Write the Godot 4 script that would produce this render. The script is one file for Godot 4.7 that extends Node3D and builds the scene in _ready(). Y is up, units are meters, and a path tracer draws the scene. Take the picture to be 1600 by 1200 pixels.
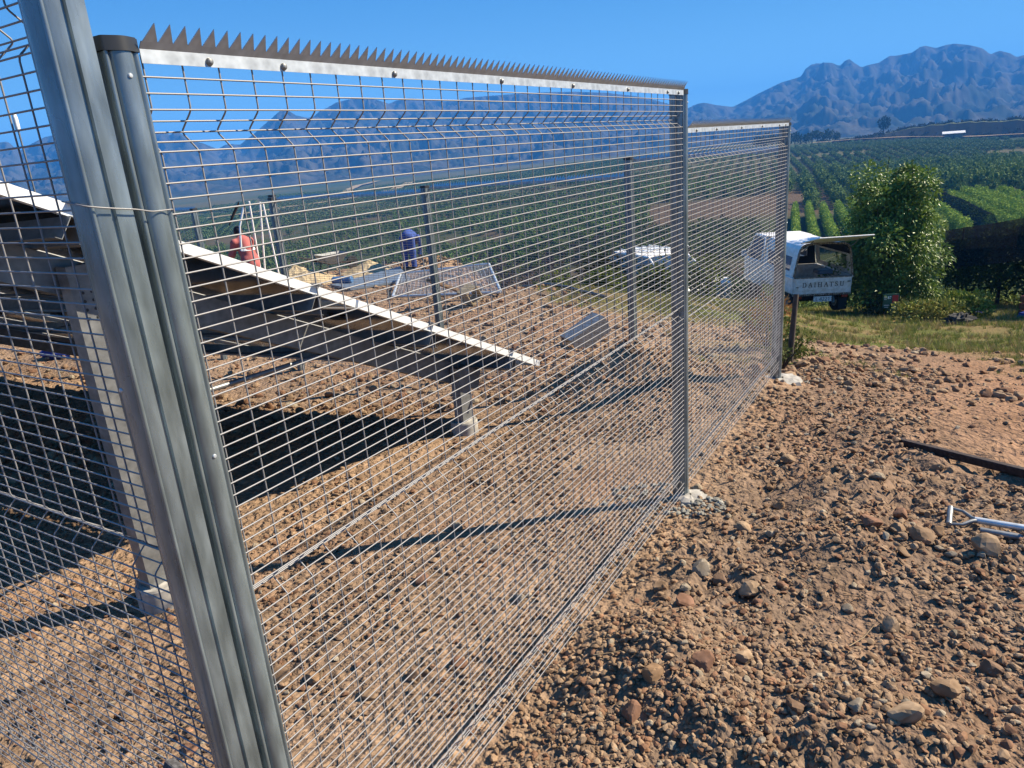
extends Node3D
# A fenced solar plot on a stony hillside; fence corner in front, orchards and mountains behind.

const UPV := Vector3(0, 1, 0)
const D1 := Vector3(0.540118, 0, -0.841589)     # along the long fence, away from the corner
const NN := Vector3(0.841589, 0, 0.540118)      # its outward side
const P2 := Vector3(0.909, 0, -3.606)
const P3 := Vector3(2.175, 0, -5.58)
const EYE := Vector3(0, 1.85, 0)
const SUN := Vector3(0.752, 0.643, -0.146)

var rng := RandomNumberGenerator.new()
var M := {}
var taken := {}
var lattice := PackedFloat32Array()
const LN := 141
const LQ := 16.0
const LS := 4.0
var nz := FastNoiseLite.new()
var nz2 := FastNoiseLite.new()
var nz3 := FastNoiseLite.new()
var nzf := FastNoiseLite.new()
const LAND := [
	[0.00,0.00,-0.0234], [-1.00,0.00,-0.0081], [1.50,0.00,0.0198], [3.00,0.00,0.0054], [0.00,3.00,-0.0067], [-5.00,3.00,-0.0351],
	[6.00,3.00,-0.0453], [10.00,0.00,0.1155], [0.91,-3.60,0.0833], [2.17,-5.57,-0.1147], [-0.22,-1.83,0.1204], [-0.60,-1.25,-0.0162],
	[-1.80,-2.95,-0.0272], [-0.46,-5.03,-0.0832], [1.12,-6.26,0.0738], [-0.68,-7.40,0.0843], [-2.55,-8.60,0.0424], [-2.90,-1.20,0.0273],
	[-5.00,-5.50,-0.0192], [-4.00,-2.50,-0.0230], [-9.00,-8.00,0.1188], [-8.00,-3.00,0.0222], [0.30,-2.20,-0.0304], [1.30,-1.60,-0.0454],
	[2.20,-2.60,-0.1370], [3.40,-2.20,-0.0039], [2.20,-4.00,-0.0722], [3.20,-4.60,-0.0315], [2.42,-3.08,0.1552], [4.50,-5.96,0.0464],
	[4.41,-7.87,0.0288], [5.07,-10.92,0.0699], [6.70,-14.77,0.1437], [8.14,-13.52,-0.0280], [7.38,-9.87,0.1250], [12.70,-19.14,-0.2133],
	[11.83,-15.98,0.0494], [-2.19,-17.22,0.1976], [-4.74,-17.09,-0.0928], [0.47,-12.63,-0.0694], [-0.97,-12.21,0.0929], [1.66,-10.87,-0.0924],
	[-3.24,-15.49,0.0511], [-9.46,-8.92,-0.0680], [-12.73,-12.01,-0.0431], [-14.55,-13.72,-0.1128], [-7.69,-10.48,0.0210], [-10.35,-14.11,0.0006],
	[-11.83,-16.12,-0.0801], [-5.68,-11.69,0.0170], [-7.64,-15.74,-0.0147], [-8.73,-17.99,-0.0764], [-3.94,-12.39,0.0156], [-5.31,-16.68,0.0802],
	[-6.06,-19.06,-0.0298], [-1.38,-12.93,-0.0497], [-1.86,-17.40,-0.4563], [-2.13,-19.89,-0.2207], [-18.19,-17.15,0.1138], [-29.10,-27.45,0.1070],
	[-47.28,-44.60,0.0409], [-72.74,-68.62,0.0648], [-13.64,-20.95,0.0435], [-21.83,-33.52,-0.0012], [-35.48,-54.47,-0.0273], [-54.58,-83.79,-0.0045],
	[-9.32,-23.20,0.0419], [-14.92,-37.11,0.0075], [-24.24,-60.31,-0.0156], [-37.29,-92.79,-0.0005], [-5.69,-24.34,0.0612], [-9.11,-38.95,0.0005],
	[-14.81,-63.29,-0.0134], [-22.78,-97.37,-0.0024], [-1.61,-24.95,-0.0433], [-2.57,-39.92,0.1681], [-4.18,-64.87,0.0548], [-6.44,-99.79,0.0906],
	[0.60,-12.89,-0.1419], [0.95,-14.97,0.1968], [1.14,-17.96,0.3441], [1.65,-25.95,0.0811], [2.66,-41.92,-0.1644], [4.12,-64.87,-0.0585],
	[6.34,-99.80,-0.0933], [2.83,-14.73,-0.0115], [3.40,-17.68,-0.0439], [4.91,-25.53,-0.0141], [7.93,-41.24,0.0030], [12.28,-63.83,0.0009],
	[18.89,-98.20,-0.0025], [4.37,-14.35,-0.1952], [5.25,-17.22,-0.0335], [7.58,-24.87,0.0609], [12.24,-40.18,-0.0332], [18.94,-62.18,-0.0393],
	[29.14,-95.66,0.0483], [8.92,-24.42,-0.0666], [12.36,-33.81,-0.0207], [15.44,-42.27,0.0138], [20.59,-56.36,0.0206], [25.74,-70.44,0.0009],
	[34.32,-93.93,-0.0610], [10.72,-23.69,0.0473], [14.84,-32.80,0.0505], [18.55,-41.00,0.0801], [24.74,-54.66,0.1183], [30.92,-68.33,0.1238],
	[41.23,-91.11,0.0883], [12.96,-22.54,0.0173], [17.95,-31.21,-0.0622], [22.43,-39.01,-0.0855], [29.91,-52.01,-0.1148], [37.39,-65.02,-0.1203],
	[49.85,-86.69,-0.0937], [15.14,-21.14,0.0377], [20.96,-29.27,-0.0283], [26.20,-36.59,-0.0134], [34.93,-48.78,0.0007], [43.66,-60.98,-0.0026],
	[58.22,-81.31,-0.0073], [18.23,-18.54,0.2316], [25.24,-25.67,0.1318], [31.55,-32.09,0.0677], [42.06,-42.79,0.0678], [52.58,-53.49,0.0798],
	[70.10,-71.32,0.1166], [10.39,-6.00,-0.1515], [25.98,-15.00,-0.2901], [86.60,-50.00,-0.1506], [12.00,-0.00,-0.0503], [30.00,-0.00,0.0149],
	[100.00,-0.00,0.0081], [10.39,6.00,0.0074], [25.98,15.00,0.0116], [86.60,50.00,0.0100], [6.00,10.39,0.0067], [15.00,25.98,0.0069],
	[50.00,86.60,0.0083], [0.00,12.00,0.0029], [0.00,30.00,0.0062], [0.00,100.00,0.0079], [-6.00,10.39,0.0068], [-15.00,25.98,0.0094],
	[-50.00,86.60,0.0092], [-10.39,6.00,0.0162], [-25.98,15.00,0.0184], [-86.60,50.00,0.0120], [-12.00,0.00,-0.0116], [-30.00,0.00,-0.0838],
	[-100.00,0.00,-0.0712],
]
const LAND_BASE := -7.5890

# ------------------------------------------------------------------ mesh building
class MB:
	var v := PackedVector3Array()
	var nn := PackedVector3Array()
	var c := PackedColorArray()
	var uv := PackedVector2Array()
	var ix := PackedInt32Array()
	var col := Color(1, 1, 1)

	func vert(p: Vector3, n: Vector3, t := Vector2.ZERO) -> int:
		v.append(p)
		nn.append(n)
		c.append(col)
		uv.append(t)
		return v.size() - 1

	func tri(a: Vector3, b: Vector3, d: Vector3) -> void:
		var n := (b - a).cross(d - a).normalized()
		var i := vert(a, n)
		vert(b, n)
		vert(d, n)
		ix.append_array(PackedInt32Array([i, i + 2, i + 1]))

	func quad(a: Vector3, b: Vector3, d: Vector3, e: Vector3) -> void:
		var n := (d - a).cross(e - b).normalized()
		var i := vert(a, n, Vector2(0, 0))
		vert(b, n, Vector2(1, 0))
		vert(d, n, Vector2(1, 1))
		vert(e, n, Vector2(0, 1))
		ix.append_array(PackedInt32Array([i, i + 2, i + 1, i, i + 3, i + 2]))

	func box(at: Vector3, s: Vector3, b := Basis.IDENTITY, r := 0.0) -> void:
		var h := s * 0.5
		if r <= 0.0:
			for a in 3:
				for sg in [-1.0, 1.0]:
					var d := Vector3.ZERO
					d[a] = h[a] * sg
					var e := Vector3.ZERO
					e[(a + 1) % 3] = h[(a + 1) % 3]
					var f := Vector3.ZERO
					f[(a + 2) % 3] = h[(a + 2) % 3] * sg
					quad(at + b * (d - e - f), at + b * (d + e - f), at + b * (d + e + f), at + b * (d - e + f))
			return
		r = minf(r, minf(h.x, minf(h.y, h.z)) * 0.9)
		var pt := func(sx: float, sy: float, sz: float, a: int) -> Vector3:
			var p := Vector3(sx * (h.x - r), sy * (h.y - r), sz * (h.z - r))
			p[a] += [sx, sy, sz][a] * r
			return at + b * p
		for a in 3:
			var u := (a + 1) % 3
			var w := (a + 2) % 3
			for sg in [-1.0, 1.0]:
				var q := []
				for k in [[-1.0, -1.0], [1.0, -1.0], [1.0, 1.0], [-1.0, 1.0]]:
					var s3 := Vector3.ZERO
					s3[a] = sg
					s3[u] = k[0]
					s3[w] = k[1] * sg
					q.append(pt.call(s3.x, s3.y, s3.z, a))
				quad(q[0], q[1], q[2], q[3])
			for su in [-1.0, 1.0]:
				for sw in [-1.0, 1.0]:
					var s0 := Vector3.ZERO
					s0[u] = su
					s0[w] = sw
					s0[a] = -su * sw
					var s1 := s0
					s1[a] = su * sw
					quad(pt.call(s0.x, s0.y, s0.z, u), pt.call(s1.x, s1.y, s1.z, u), pt.call(s1.x, s1.y, s1.z, w), pt.call(s0.x, s0.y, s0.z, w))
		for sx in [-1.0, 1.0]:
			for sy in [-1.0, 1.0]:
				for sz in [-1.0, 1.0]:
					if sx * sy * sz > 0:
						tri(pt.call(sx, sy, sz, 0), pt.call(sx, sy, sz, 1), pt.call(sx, sy, sz, 2))
					else:
						tri(pt.call(sx, sy, sz, 0), pt.call(sx, sy, sz, 2), pt.call(sx, sy, sz, 1))

	func tube(p: Array, r, sides := 8, caps := true) -> void:
		var up := Vector3.ZERO
		var first := -1
		var count := p.size()
		for i in count:
			var t: Vector3 = (p[mini(i + 1, count - 1)] - p[maxi(i - 1, 0)]).normalized()
			if up == Vector3.ZERO:
				up = t.cross(Vector3(0, 1, 0) if absf(t.y) < 0.9 else Vector3(1, 0, 0)).normalized()
			up = (up - t * up.dot(t)).normalized()
			var w := t.cross(up)
			var rad: float = r[i] if r is Array else r
			for k in sides:
				var a := TAU * k / sides
				var n := up * cos(a) + w * sin(a)
				vert(p[i] + n * rad, n, Vector2(float(k) / sides, float(i)))
			if i == 0:
				first = v.size() - sides
			else:
				var o := first + (i - 1) * sides
				for k in sides:
					var k2 := (k + 1) % sides
					ix.append_array(PackedInt32Array([o + k, o + sides + k, o + k2, o + k2, o + sides + k, o + sides + k2]))
			if caps and (i == 0 or i == count - 1):
				var cn := -t if i == 0 else t
				var ci := vert(p[i], cn)
				var base := first if i == 0 else first + i * sides
				var ring := []
				for k in sides:
					ring.append(v[base + k])
				var o2 := v.size()
				for k in sides:
					vert(ring[k], cn)
				for k in sides:
					var k2 := (k + 1) % sides
					if i == 0:
						ix.append_array(PackedInt32Array([ci, o2 + k, o2 + k2]))
					else:
						ix.append_array(PackedInt32Array([ci, o2 + k2, o2 + k]))
				if i == 0:
					# the tube's own rings must stay contiguous: rebuild the first ring after the cap
					first = v.size()
					for k in sides:
						var a := TAU * k / sides
						var n := up * cos(a) + w * sin(a)
						vert(p[i] + n * rad, n, Vector2(float(k) / sides, float(i)))

	# a closed outline in x,z swept along y
	func extrude(o: PackedVector2Array, y0: float, y1: float, xf := Transform3D.IDENTITY, caps := true, crease := 0.75) -> void:
		var m := o.size()
		var area := 0.0
		var turn := xf.basis.determinant() < 0.0
		for i in m:
			area += o[i].cross(o[(i + 1) % m])
		if area < 0:
			o = o.duplicate()
			o.reverse()
		var en := []
		for i in m:
			var d := o[(i + 1) % m] - o[i]
			en.append(Vector2(d.y, -d.x).normalized())
		for i in m:
			var a := o[i]
			var b := o[(i + 1) % m]
			var n0: Vector2 = en[i]
			var n1: Vector2 = en[i]
			if en[(i + m - 1) % m].dot(en[i]) > crease:
				n0 = (en[(i + m - 1) % m] + en[i]).normalized()
			if en[(i + 1) % m].dot(en[i]) > crease:
				n1 = (en[(i + 1) % m] + en[i]).normalized()
			var bs := xf.basis
			var k := vert(xf * Vector3(a.x, y0, a.y), bs * Vector3(n0.x, 0, n0.y), Vector2(float(i) / m, 0))
			vert(xf * Vector3(b.x, y0, b.y), bs * Vector3(n1.x, 0, n1.y), Vector2(float(i + 1) / m, 0))
			vert(xf * Vector3(b.x, y1, b.y), bs * Vector3(n1.x, 0, n1.y), Vector2(float(i + 1) / m, 1))
			vert(xf * Vector3(a.x, y1, a.y), bs * Vector3(n0.x, 0, n0.y), Vector2(float(i) / m, 1))
			ix.append_array(PackedInt32Array([k, k + 2, k + 1, k, k + 3, k + 2]) if turn else PackedInt32Array([k, k + 1, k + 2, k, k + 2, k + 3]))
		if caps:
			var tr := Geometry2D.triangulate_polygon(o)
			for y in [y0, y1]:
				var nrm := xf.basis * Vector3(0, 1 if y == y1 else -1, 0)
				var k := v.size()
				for q in o:
					vert(xf * Vector3(q.x, y, q.y), nrm)
				for q in range(0, tr.size(), 3):
					ix.append_array(PackedInt32Array([k + tr[q], k + tr[q + 1], k + tr[q + 2]]))

	# rings of (radius, y)
	func lathe(rings: Array, sides := 16, xf := Transform3D.IDENTITY) -> void:
		for i in rings.size() - 1:
			var a: Vector2 = rings[i]
			var b: Vector2 = rings[i + 1]
			var d := (b - a).normalized()
			for k in sides:
				var t0 := TAU * k / sides
				var t1 := TAU * (k + 1) / sides
				var e0 := Vector3(cos(t0), 0, sin(t0))
				var e1 := Vector3(cos(t1), 0, sin(t1))
				var q := vert(xf * (e0 * a.x + Vector3(0, a.y, 0)), xf.basis * (e0 * d.y - Vector3(0, d.x, 0)))
				vert(xf * (e1 * a.x + Vector3(0, a.y, 0)), xf.basis * (e1 * d.y - Vector3(0, d.x, 0)))
				vert(xf * (e1 * b.x + Vector3(0, b.y, 0)), xf.basis * (e1 * d.y - Vector3(0, d.x, 0)))
				vert(xf * (e0 * b.x + Vector3(0, b.y, 0)), xf.basis * (e0 * d.y - Vector3(0, d.x, 0)))
				ix.append_array(PackedInt32Array([q, q + 1, q + 2, q, q + 2, q + 3]))

	func mesh(m: Material) -> ArrayMesh:
		var a := []
		a.resize(Mesh.ARRAY_MAX)
		a[Mesh.ARRAY_VERTEX] = v
		a[Mesh.ARRAY_NORMAL] = nn
		a[Mesh.ARRAY_COLOR] = c
		a[Mesh.ARRAY_TEX_UV] = uv
		a[Mesh.ARRAY_INDEX] = ix
		var r := ArrayMesh.new()
		r.add_surface_from_arrays(Mesh.PRIMITIVE_TRIANGLES, a)
		r.surface_set_material(0, m)
		return r

# ------------------------------------------------------------------ scene bookkeeping
func numbered(called: String) -> String:
	var k: int = taken.get(called, 0)
	taken[called] = k + 1
	return called if k == 0 else "%s_%03d" % [called, k]

func tag(o: Node3D, label: String, category: String, group := "") -> Node3D:
	o.set_meta("label", label)
	o.set_meta("category", category)
	if group != "":
		o.set_meta("group", group)
	return o

func thing(called: String, label: String, category: String, xf := Transform3D.IDENTITY, group := "") -> Node3D:
	var o := Node3D.new()
	o.name = numbered(called)
	add_child(o)
	o.transform = xf
	tag(o, label, category, group)
	return o

func put(called: String, mesh: Mesh, parent: Node3D = null, xf := Transform3D.IDENTITY) -> MeshInstance3D:
	var o := MeshInstance3D.new()
	o.mesh = mesh
	o.transform = xf
	if parent == null:
		o.name = numbered(called)
		add_child(o)
	else:
		var k: int = 0
		var key := "n_" + called
		if parent.has_meta(key):
			k = parent.get_meta(key)
		parent.set_meta(key, k + 1)
		o.name = called if k == 0 else "%s_%03d" % [called, k]
		parent.add_child(o, true)
	return o

func struct(called: String, mesh: Mesh) -> MeshInstance3D:
	var o := put(called, mesh)
	o.set_meta("kind", "structure")
	return o

func scatter(called: String, mesh: Mesh, xfs: Array, cols: Array, label: String, category: String, parent: Node3D = null) -> MultiMeshInstance3D:
	var mm := MultiMesh.new()
	mm.transform_format = MultiMesh.TRANSFORM_3D
	mm.use_colors = cols.size() > 0
	mm.mesh = mesh
	mm.instance_count = xfs.size()
	for i in xfs.size():
		mm.set_instance_transform(i, xfs[i])
		if cols.size() > 0:
			mm.set_instance_color(i, cols[i])
	var o := MultiMeshInstance3D.new()
	o.multimesh = mm
	o.set_meta("kind", "stuff")
	if parent == null:
		o.name = numbered(called)
		add_child(o)
		o.set_meta("label", label)
		o.set_meta("category", category)
	else:
		o.name = called
		parent.add_child(o, true)
	return o

func frame(x: Vector3, at: Vector3) -> Transform3D:   # x along, y up, z outward
	return Transform3D(Basis(x, UPV, x.cross(UPV)), at)

func lin(r: float, g: float, b: float) -> Color:
	return Color(r, g, b).linear_to_srgb()

func noise_tex(freq: float, a: Color, b: Color, size := 512, type := FastNoiseLite.TYPE_SIMPLEX_SMOOTH, oct := 4, sd := 1, mid := -1.0) -> NoiseTexture2D:
	var f := FastNoiseLite.new()
	f.noise_type = type
	f.frequency = freq
	f.fractal_octaves = oct
	f.seed = sd
	var t := NoiseTexture2D.new()
	t.width = size
	t.height = size
	t.seamless = true
	t.noise = f
	var g := Gradient.new()
	g.set_color(0, a)
	g.set_color(1, b)
	if mid >= 0.0:
		g.set_offset(0, mid)
		g.set_offset(1, 1.0 - mid)
	t.color_ramp = g
	return t

func mat(called: String, col: Color, rough := 0.8, metal := 0.0) -> StandardMaterial3D:
	var m := StandardMaterial3D.new()
	m.resource_name = called
	m.albedo_color = col
	m.roughness = rough
	m.metallic = metal
	m.cull_mode = BaseMaterial3D.CULL_DISABLED
	M[called] = m
	return m

func tri(m: StandardMaterial3D, tex: Texture2D, scale: Vector3, world := false) -> StandardMaterial3D:
	m.albedo_texture = tex
	m.uv1_triplanar = true
	m.uv1_world_triplanar = world
	m.uv1_scale = scale
	return m

func materials() -> void:
	var g := Color(0.62, 0.62, 0.62)
	var w := Color(1, 1, 1)
	var m := mat("painted_steel", lin(0.32, 0.39, 0.43), 0.33, 0.6)
	tri(m, noise_tex(0.02, Color(0.66, 0.66, 0.65), w, 512, FastNoiseLite.TYPE_SIMPLEX_SMOOTH, 5, 3), Vector3(2.5, 0.5, 2.5))
	m.roughness_texture = noise_tex(0.03, Color(0.7, 0.7, 0.7), w, 512, FastNoiseLite.TYPE_SIMPLEX_SMOOTH, 5, 9)
	m = mat("wire_steel", lin(0.22, 0.22, 0.225), 0.55, 0.25)
	m = mat("bright_steel", lin(0.62, 0.67, 0.70), 0.38, 0.4)
	tri(m, noise_tex(0.02, Color(0.78, 0.78, 0.78), w, 256, FastNoiseLite.TYPE_CELLULAR, 3, 5), Vector3(6, 6, 6))
	m = mat("galvanised", lin(0.30, 0.31, 0.31), 0.45, 0.55)
	tri(m, noise_tex(0.03, Color(0.7, 0.7, 0.7), w, 256, FastNoiseLite.TYPE_CELLULAR, 3, 6), Vector3(3, 3, 3))
	m = mat("aluminium", lin(0.78, 0.80, 0.80), 0.4, 0.35)
	m = mat("black_plastic", lin(0.025, 0.027, 0.03), 0.4)
	m = mat("panel_back", lin(0.018, 0.018, 0.02), 0.16)
	m.metallic_specular = 0.35
	m = mat("panel_glass", lin(0.012, 0.015, 0.03), 0.08)
	m = mat("concrete", lin(0.42, 0.40, 0.36), 0.9)
	tri(m, noise_tex(0.03, Color(0.7, 0.7, 0.7), w, 256, FastNoiseLite.TYPE_SIMPLEX_SMOOTH, 5, 12), Vector3(2, 2, 2))
	# soil: the colour of the ground itself is laid on its vertices, this adds grain
	m = mat("soil", Color(1, 1, 1), 0.95)
	m.vertex_color_use_as_albedo = true
	tri(m, noise_tex(0.035, Color(0.66, 0.66, 0.66), w, 1024, FastNoiseLite.TYPE_SIMPLEX_SMOOTH, 6, 21), Vector3(0.55, 0.55, 0.55), true)
	m.heightmap_enabled = true
	m.heightmap_texture = noise_tex(0.03, Color(0, 0, 0), w, 1024, FastNoiseLite.TYPE_SIMPLEX_SMOOTH, 7, 22)
	m.heightmap_scale = 3.0
	m.metallic_specular = 0.2
	m = mat("far_ground", Color(1, 1, 1), 1.0)
	m.vertex_color_use_as_albedo = true
	m.metallic_specular = 0.1
	m = mat("stone", Color(1, 1, 1), 0.9)
	m.vertex_color_use_as_albedo = true
	tri(m, noise_tex(0.02, Color(0.62, 0.60, 0.58), w, 256, FastNoiseLite.TYPE_SIMPLEX_SMOOTH, 5, 31), Vector3(3, 3, 3), true)
	m.metallic_specular = 0.25
	m = mat("leaf", Color(1, 1, 1), 0.42)
	m.vertex_color_use_as_albedo = true
	m.backlight_enabled = true
	m.backlight = Color(0.6, 0.6, 0.6)
	m = mat("matt_leaf", Color(1, 1, 1), 0.75)
	m.vertex_color_use_as_albedo = true
	m.backlight_enabled = true
	m.backlight = Color(0.55, 0.55, 0.55)
	m.metallic_specular = 0.2
	m = mat("gloss_leaf", Color(1, 1, 1), 0.46)
	m.vertex_color_use_as_albedo = true
	m.backlight_enabled = true
	m.backlight = Color(0.6, 0.6, 0.6)
	m.metallic_specular = 0.45
	m = mat("bark", lin(0.07, 0.05, 0.035), 0.95)
	tri(m, noise_tex(0.03, Color(0.5, 0.5, 0.5), w, 256, FastNoiseLite.TYPE_SIMPLEX_SMOOTH, 5, 41), Vector3(4, 1, 4))
	m = mat("net", Color(lin(0.012, 0.013, 0.016), 0.6), 1.0)
	m.specular_mode = BaseMaterial3D.SPECULAR_DISABLED
	m.transparency = BaseMaterial3D.TRANSPARENCY_ALPHA
	m = mat("white_paint", lin(0.80, 0.80, 0.79), 0.35)
	tri(m, noise_tex(0.02, Color(0.90, 0.885, 0.86), w, 256, FastNoiseLite.TYPE_SIMPLEX_SMOOTH, 5, 51, 0.2), Vector3(1.5, 1.5, 1.5))
	m = mat("rusty_paint", lin(0.40, 0.36, 0.30), 0.7)
	tri(m, noise_tex(0.03, Color(0.45, 0.33, 0.25), w, 256, FastNoiseLite.TYPE_SIMPLEX_SMOOTH, 5, 52, 0.3), Vector3(3, 3, 3))
	m = mat("car_glass", Color(lin(0.02, 0.025, 0.03), 0.25), 0.03)
	m.transparency = BaseMaterial3D.TRANSPARENCY_ALPHA
	m = mat("tinted_glass", lin(0.02, 0.04, 0.08), 0.05)
	m.metallic_specular = 0.9
	m = mat("dark_inside", lin(0.02, 0.02, 0.022), 0.9)
	m = mat("rubber", lin(0.02, 0.02, 0.02), 0.85)
	m = mat("red_lens", lin(0.25, 0.02, 0.015), 0.2)
	m = mat("letter_black", lin(0.03, 0.03, 0.03), 0.6)
	m = mat("wood", lin(0.30, 0.20, 0.12), 0.85)
	tri(m, noise_tex(0.03, Color(0.55, 0.5, 0.45), w, 256, FastNoiseLite.TYPE_SIMPLEX_SMOOTH, 5, 61), Vector3(1.2, 9, 9))
	m = mat("grey_wood", lin(0.12, 0.12, 0.125), 0.85)
	tri(m, noise_tex(0.03, Color(0.4, 0.38, 0.38), w, 256, FastNoiseLite.TYPE_SIMPLEX_SMOOTH, 5, 62), Vector3(10, 1.6, 10))
	m = mat("old_wood", lin(0.10, 0.075, 0.055), 0.9)
	tri(m, noise_tex(0.03, Color(0.45, 0.42, 0.4), w, 256, FastNoiseLite.TYPE_SIMPLEX_SMOOTH, 5, 63), Vector3(8, 1.2, 8))
	m = mat("rust_steel", lin(0.055, 0.038, 0.032), 0.75, 0.2)
	tri(m, noise_tex(0.03, Color(0.5, 0.4, 0.35), w, 256, FastNoiseLite.TYPE_SIMPLEX_SMOOTH, 5, 64), Vector3(5, 5, 5))
	m = mat("blue_cloth", lin(0.015, 0.035, 0.20), 0.85)
	m = mat("cloth", Color(1, 1, 1), 0.9)
	m.vertex_color_use_as_albedo = true
	m = mat("blue_plastic", lin(0.05, 0.13, 0.27), 0.4)
	m = mat("yellow_plastic", lin(0.75, 0.42, 0.02), 0.5)
	m = mat("orange_plastic", lin(0.24, 0.065, 0.03), 0.6)
	m = mat("sign_green", lin(0.02, 0.10, 0.07), 0.5)
	m = mat("sign_red", lin(0.42, 0.03, 0.03), 0.5)
	m = mat("sign_white", lin(0.7, 0.7, 0.7), 0.5)
	m = mat("sand", lin(0.52, 0.42, 0.27), 0.95)
	tri(m, noise_tex(0.04, Color(0.7, 0.68, 0.62), w, 256, FastNoiseLite.TYPE_SIMPLEX_SMOOTH, 5, 71), Vector3(1, 1, 1))
	m = mat("tarp", lin(0.10, 0.13, 0.17), 0.5)
	m = mat("plate_white", lin(0.75, 0.75, 0.72), 0.5)

# ------------------------------------------------------------------ the lie of the land
func base_h(x: float, z: float) -> float:
	var s := 0.0
	for p in LAND:
		var dx: float = x - p[0]
		var dz: float = z - p[1]
		s += p[2] * sqrt(dx * dx + dz * dz + 0.36)
	return s + LAND_BASE

func make_lattice() -> void:
	lattice.resize(LN * LN)
	for j in LN:
		for i in LN:
			var x := LS * sinh((i - 70) / LQ)
			var z := LS * sinh((j - 70) / LQ)
			lattice[j * LN + i] = base_h(x, z) if x * x + z * z < 190.0 * 190.0 else -9.0

func plain_h(x: float, z: float) -> float:
	var r := sqrt(x * x + z * z)
	var a := atan2(x, -z)
	var side := smoothstep(-0.25, 0.36, a)
	var left := -15.5 - minf(r - 100.0, 600.0) * 0.0025
	var right := -11.6 + 4.4 * smoothstep(170.0, 440.0, r) * (1.0 - 0.75 * smoothstep(0.44, 0.62, a)) - maxf(0.0, minf(r, 900.0) - 450.0) * 0.012
	right += 1.4 * smoothstep(0.40, 0.55, a) * (1.0 - smoothstep(130.0, 200.0, r))
	var h := lerpf(left, right, side)
	return h + nzf.get_noise_2d(x * 0.35, z * 0.35) * 1.5 * smoothstep(90.0, 260.0, r)

func land(x: float, z: float) -> float:
	var r := sqrt(x * x + z * z)
	if r > 125.0:
		return plain_h(x, z)
	var fi := asinh(x / LS) * LQ + 70.0
	var fj := asinh(z / LS) * LQ + 70.0
	var i := clampi(int(fi), 0, LN - 2)
	var j := clampi(int(fj), 0, LN - 2)
	var u := fi - i
	var w := fj - j
	var k := j * LN + i
	var h := lerpf(lerpf(lattice[k], lattice[k + 1], u), lerpf(lattice[k + LN], lattice[k + LN + 1], u), w)
	if r > 85.0:
		h = lerpf(h, plain_h(x, z), smoothstep(85.0, 125.0, r))
	return h

func bump(x: float, z: float, cx: float, cz: float, rad: float, h: float) -> float:
	var d := sqrt((x - cx) * (x - cx) + (z - cz) * (z - cz)) / rad
	if d > 2.2:
		return 0.0
	return h * exp(-d * d * 1.6) * (0.85 + 0.4 * nz.get_noise_2d(x * 2.1, z * 2.1))

func out_side(x: float, z: float) -> float:      # metres outside the long fence
	return (x - P2.x) * NN.x + (z - P2.z) * NN.z

func ground_y(x: float, z: float) -> float:
	var h := land(x, z)
	var r2 := x * x + z * z
	if r2 < 900.0:
		var o := out_side(x, z)
		var clod := nz2.get_noise_2d(x, z)
		var amp := 0.016
		if o > 0.0 and r2 < 60.0:
			var strip := smoothstep(0.0, 0.3, o) * (1.0 - 0.7 * smoothstep(1.6, 3.0, o)) * (1.0 - smoothstep(4.0, 6.0, sqrt(r2)))
			amp = lerpf(0.016, 0.058, strip * (0.25 + 0.75 * smoothstep(-0.15, 0.3, nz.get_noise_2d(x * 1.5 + 31.0, z * 1.5))))
			h += strip * 0.05 * smoothstep(-0.2, 0.5, nz.get_noise_2d(x * 1.2 + 7.0, z * 1.2 - 40.0))
			h -= 0.035 * (exp(-pow((o - 2.0) / 0.22, 2.0)) + exp(-pow((o - 3.3) / 0.22, 2.0))) * smoothstep(4.0, 5.5, sqrt(r2))
		h += clod * amp + nz3.get_noise_2d(x, z) * amp * 0.5 + nz.get_noise_2d(x, z) * 0.03
		h += bump(x, z, 0.45, -2.12, 0.34, 0.12) + bump(x, z, 0.95, -1.75, 0.3, 0.10) + bump(x, z, 1.75, -3.55, 0.35, 0.11) + bump(x, z, 0.62, -1.75, 0.22, 0.09) + bump(x, z, 1.45, -2.85, 0.3, 0.07)
		h += bump(x, z, 2.25, -4.15, 0.4, 0.07) + bump(x, z, 1.6, -2.55, 0.5, 0.04) + bump(x, z, 2.7, -2.9, 0.6, 0.06)
		h += bump(x, z, 1.02, -5.95, 0.75, 0.5) + bump(x, z, 1.9, -5.5, 0.4, 0.1) + bump(x, z, 0.2, -7.9, 0.9, 0.12)
		h += bump(x, z, 2.75, -6.35, 0.5, 0.12) + bump(x, z, -1.2, -16.9, 1.3, 0.45)
	return h

func grass_at(x: float, z: float) -> float:
	# the verge right of the track, and the slope beyond the far fence
	var r := sqrt(x * x + z * z)
	var k := nz.get_noise_2d(x * 0.7, z * 0.7) * 0.9
	var e := x - 5.15 + k * 0.8
	var g := smoothstep(-0.5, 2.2, e) * smoothstep(6.0, 7.5, r + k)
	if z < -9.0:
		var f := (-z - 11.0) * 0.8 + (x - 0.9) * 0.7 + k
		g = maxf(g, smoothstep(-0.3, 1.2, f) * smoothstep(0.2, 1.2, x + k * 0.4))
	g = maxf(g, smoothstep(18.3, 20.5, r + k))
	if x < 3.6 and x > 2.0 and z < -6.0 and z > -9.0:
		g = maxf(g, 0.6 * smoothstep(0.0, 0.4, k + 0.2))
	return g

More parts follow.
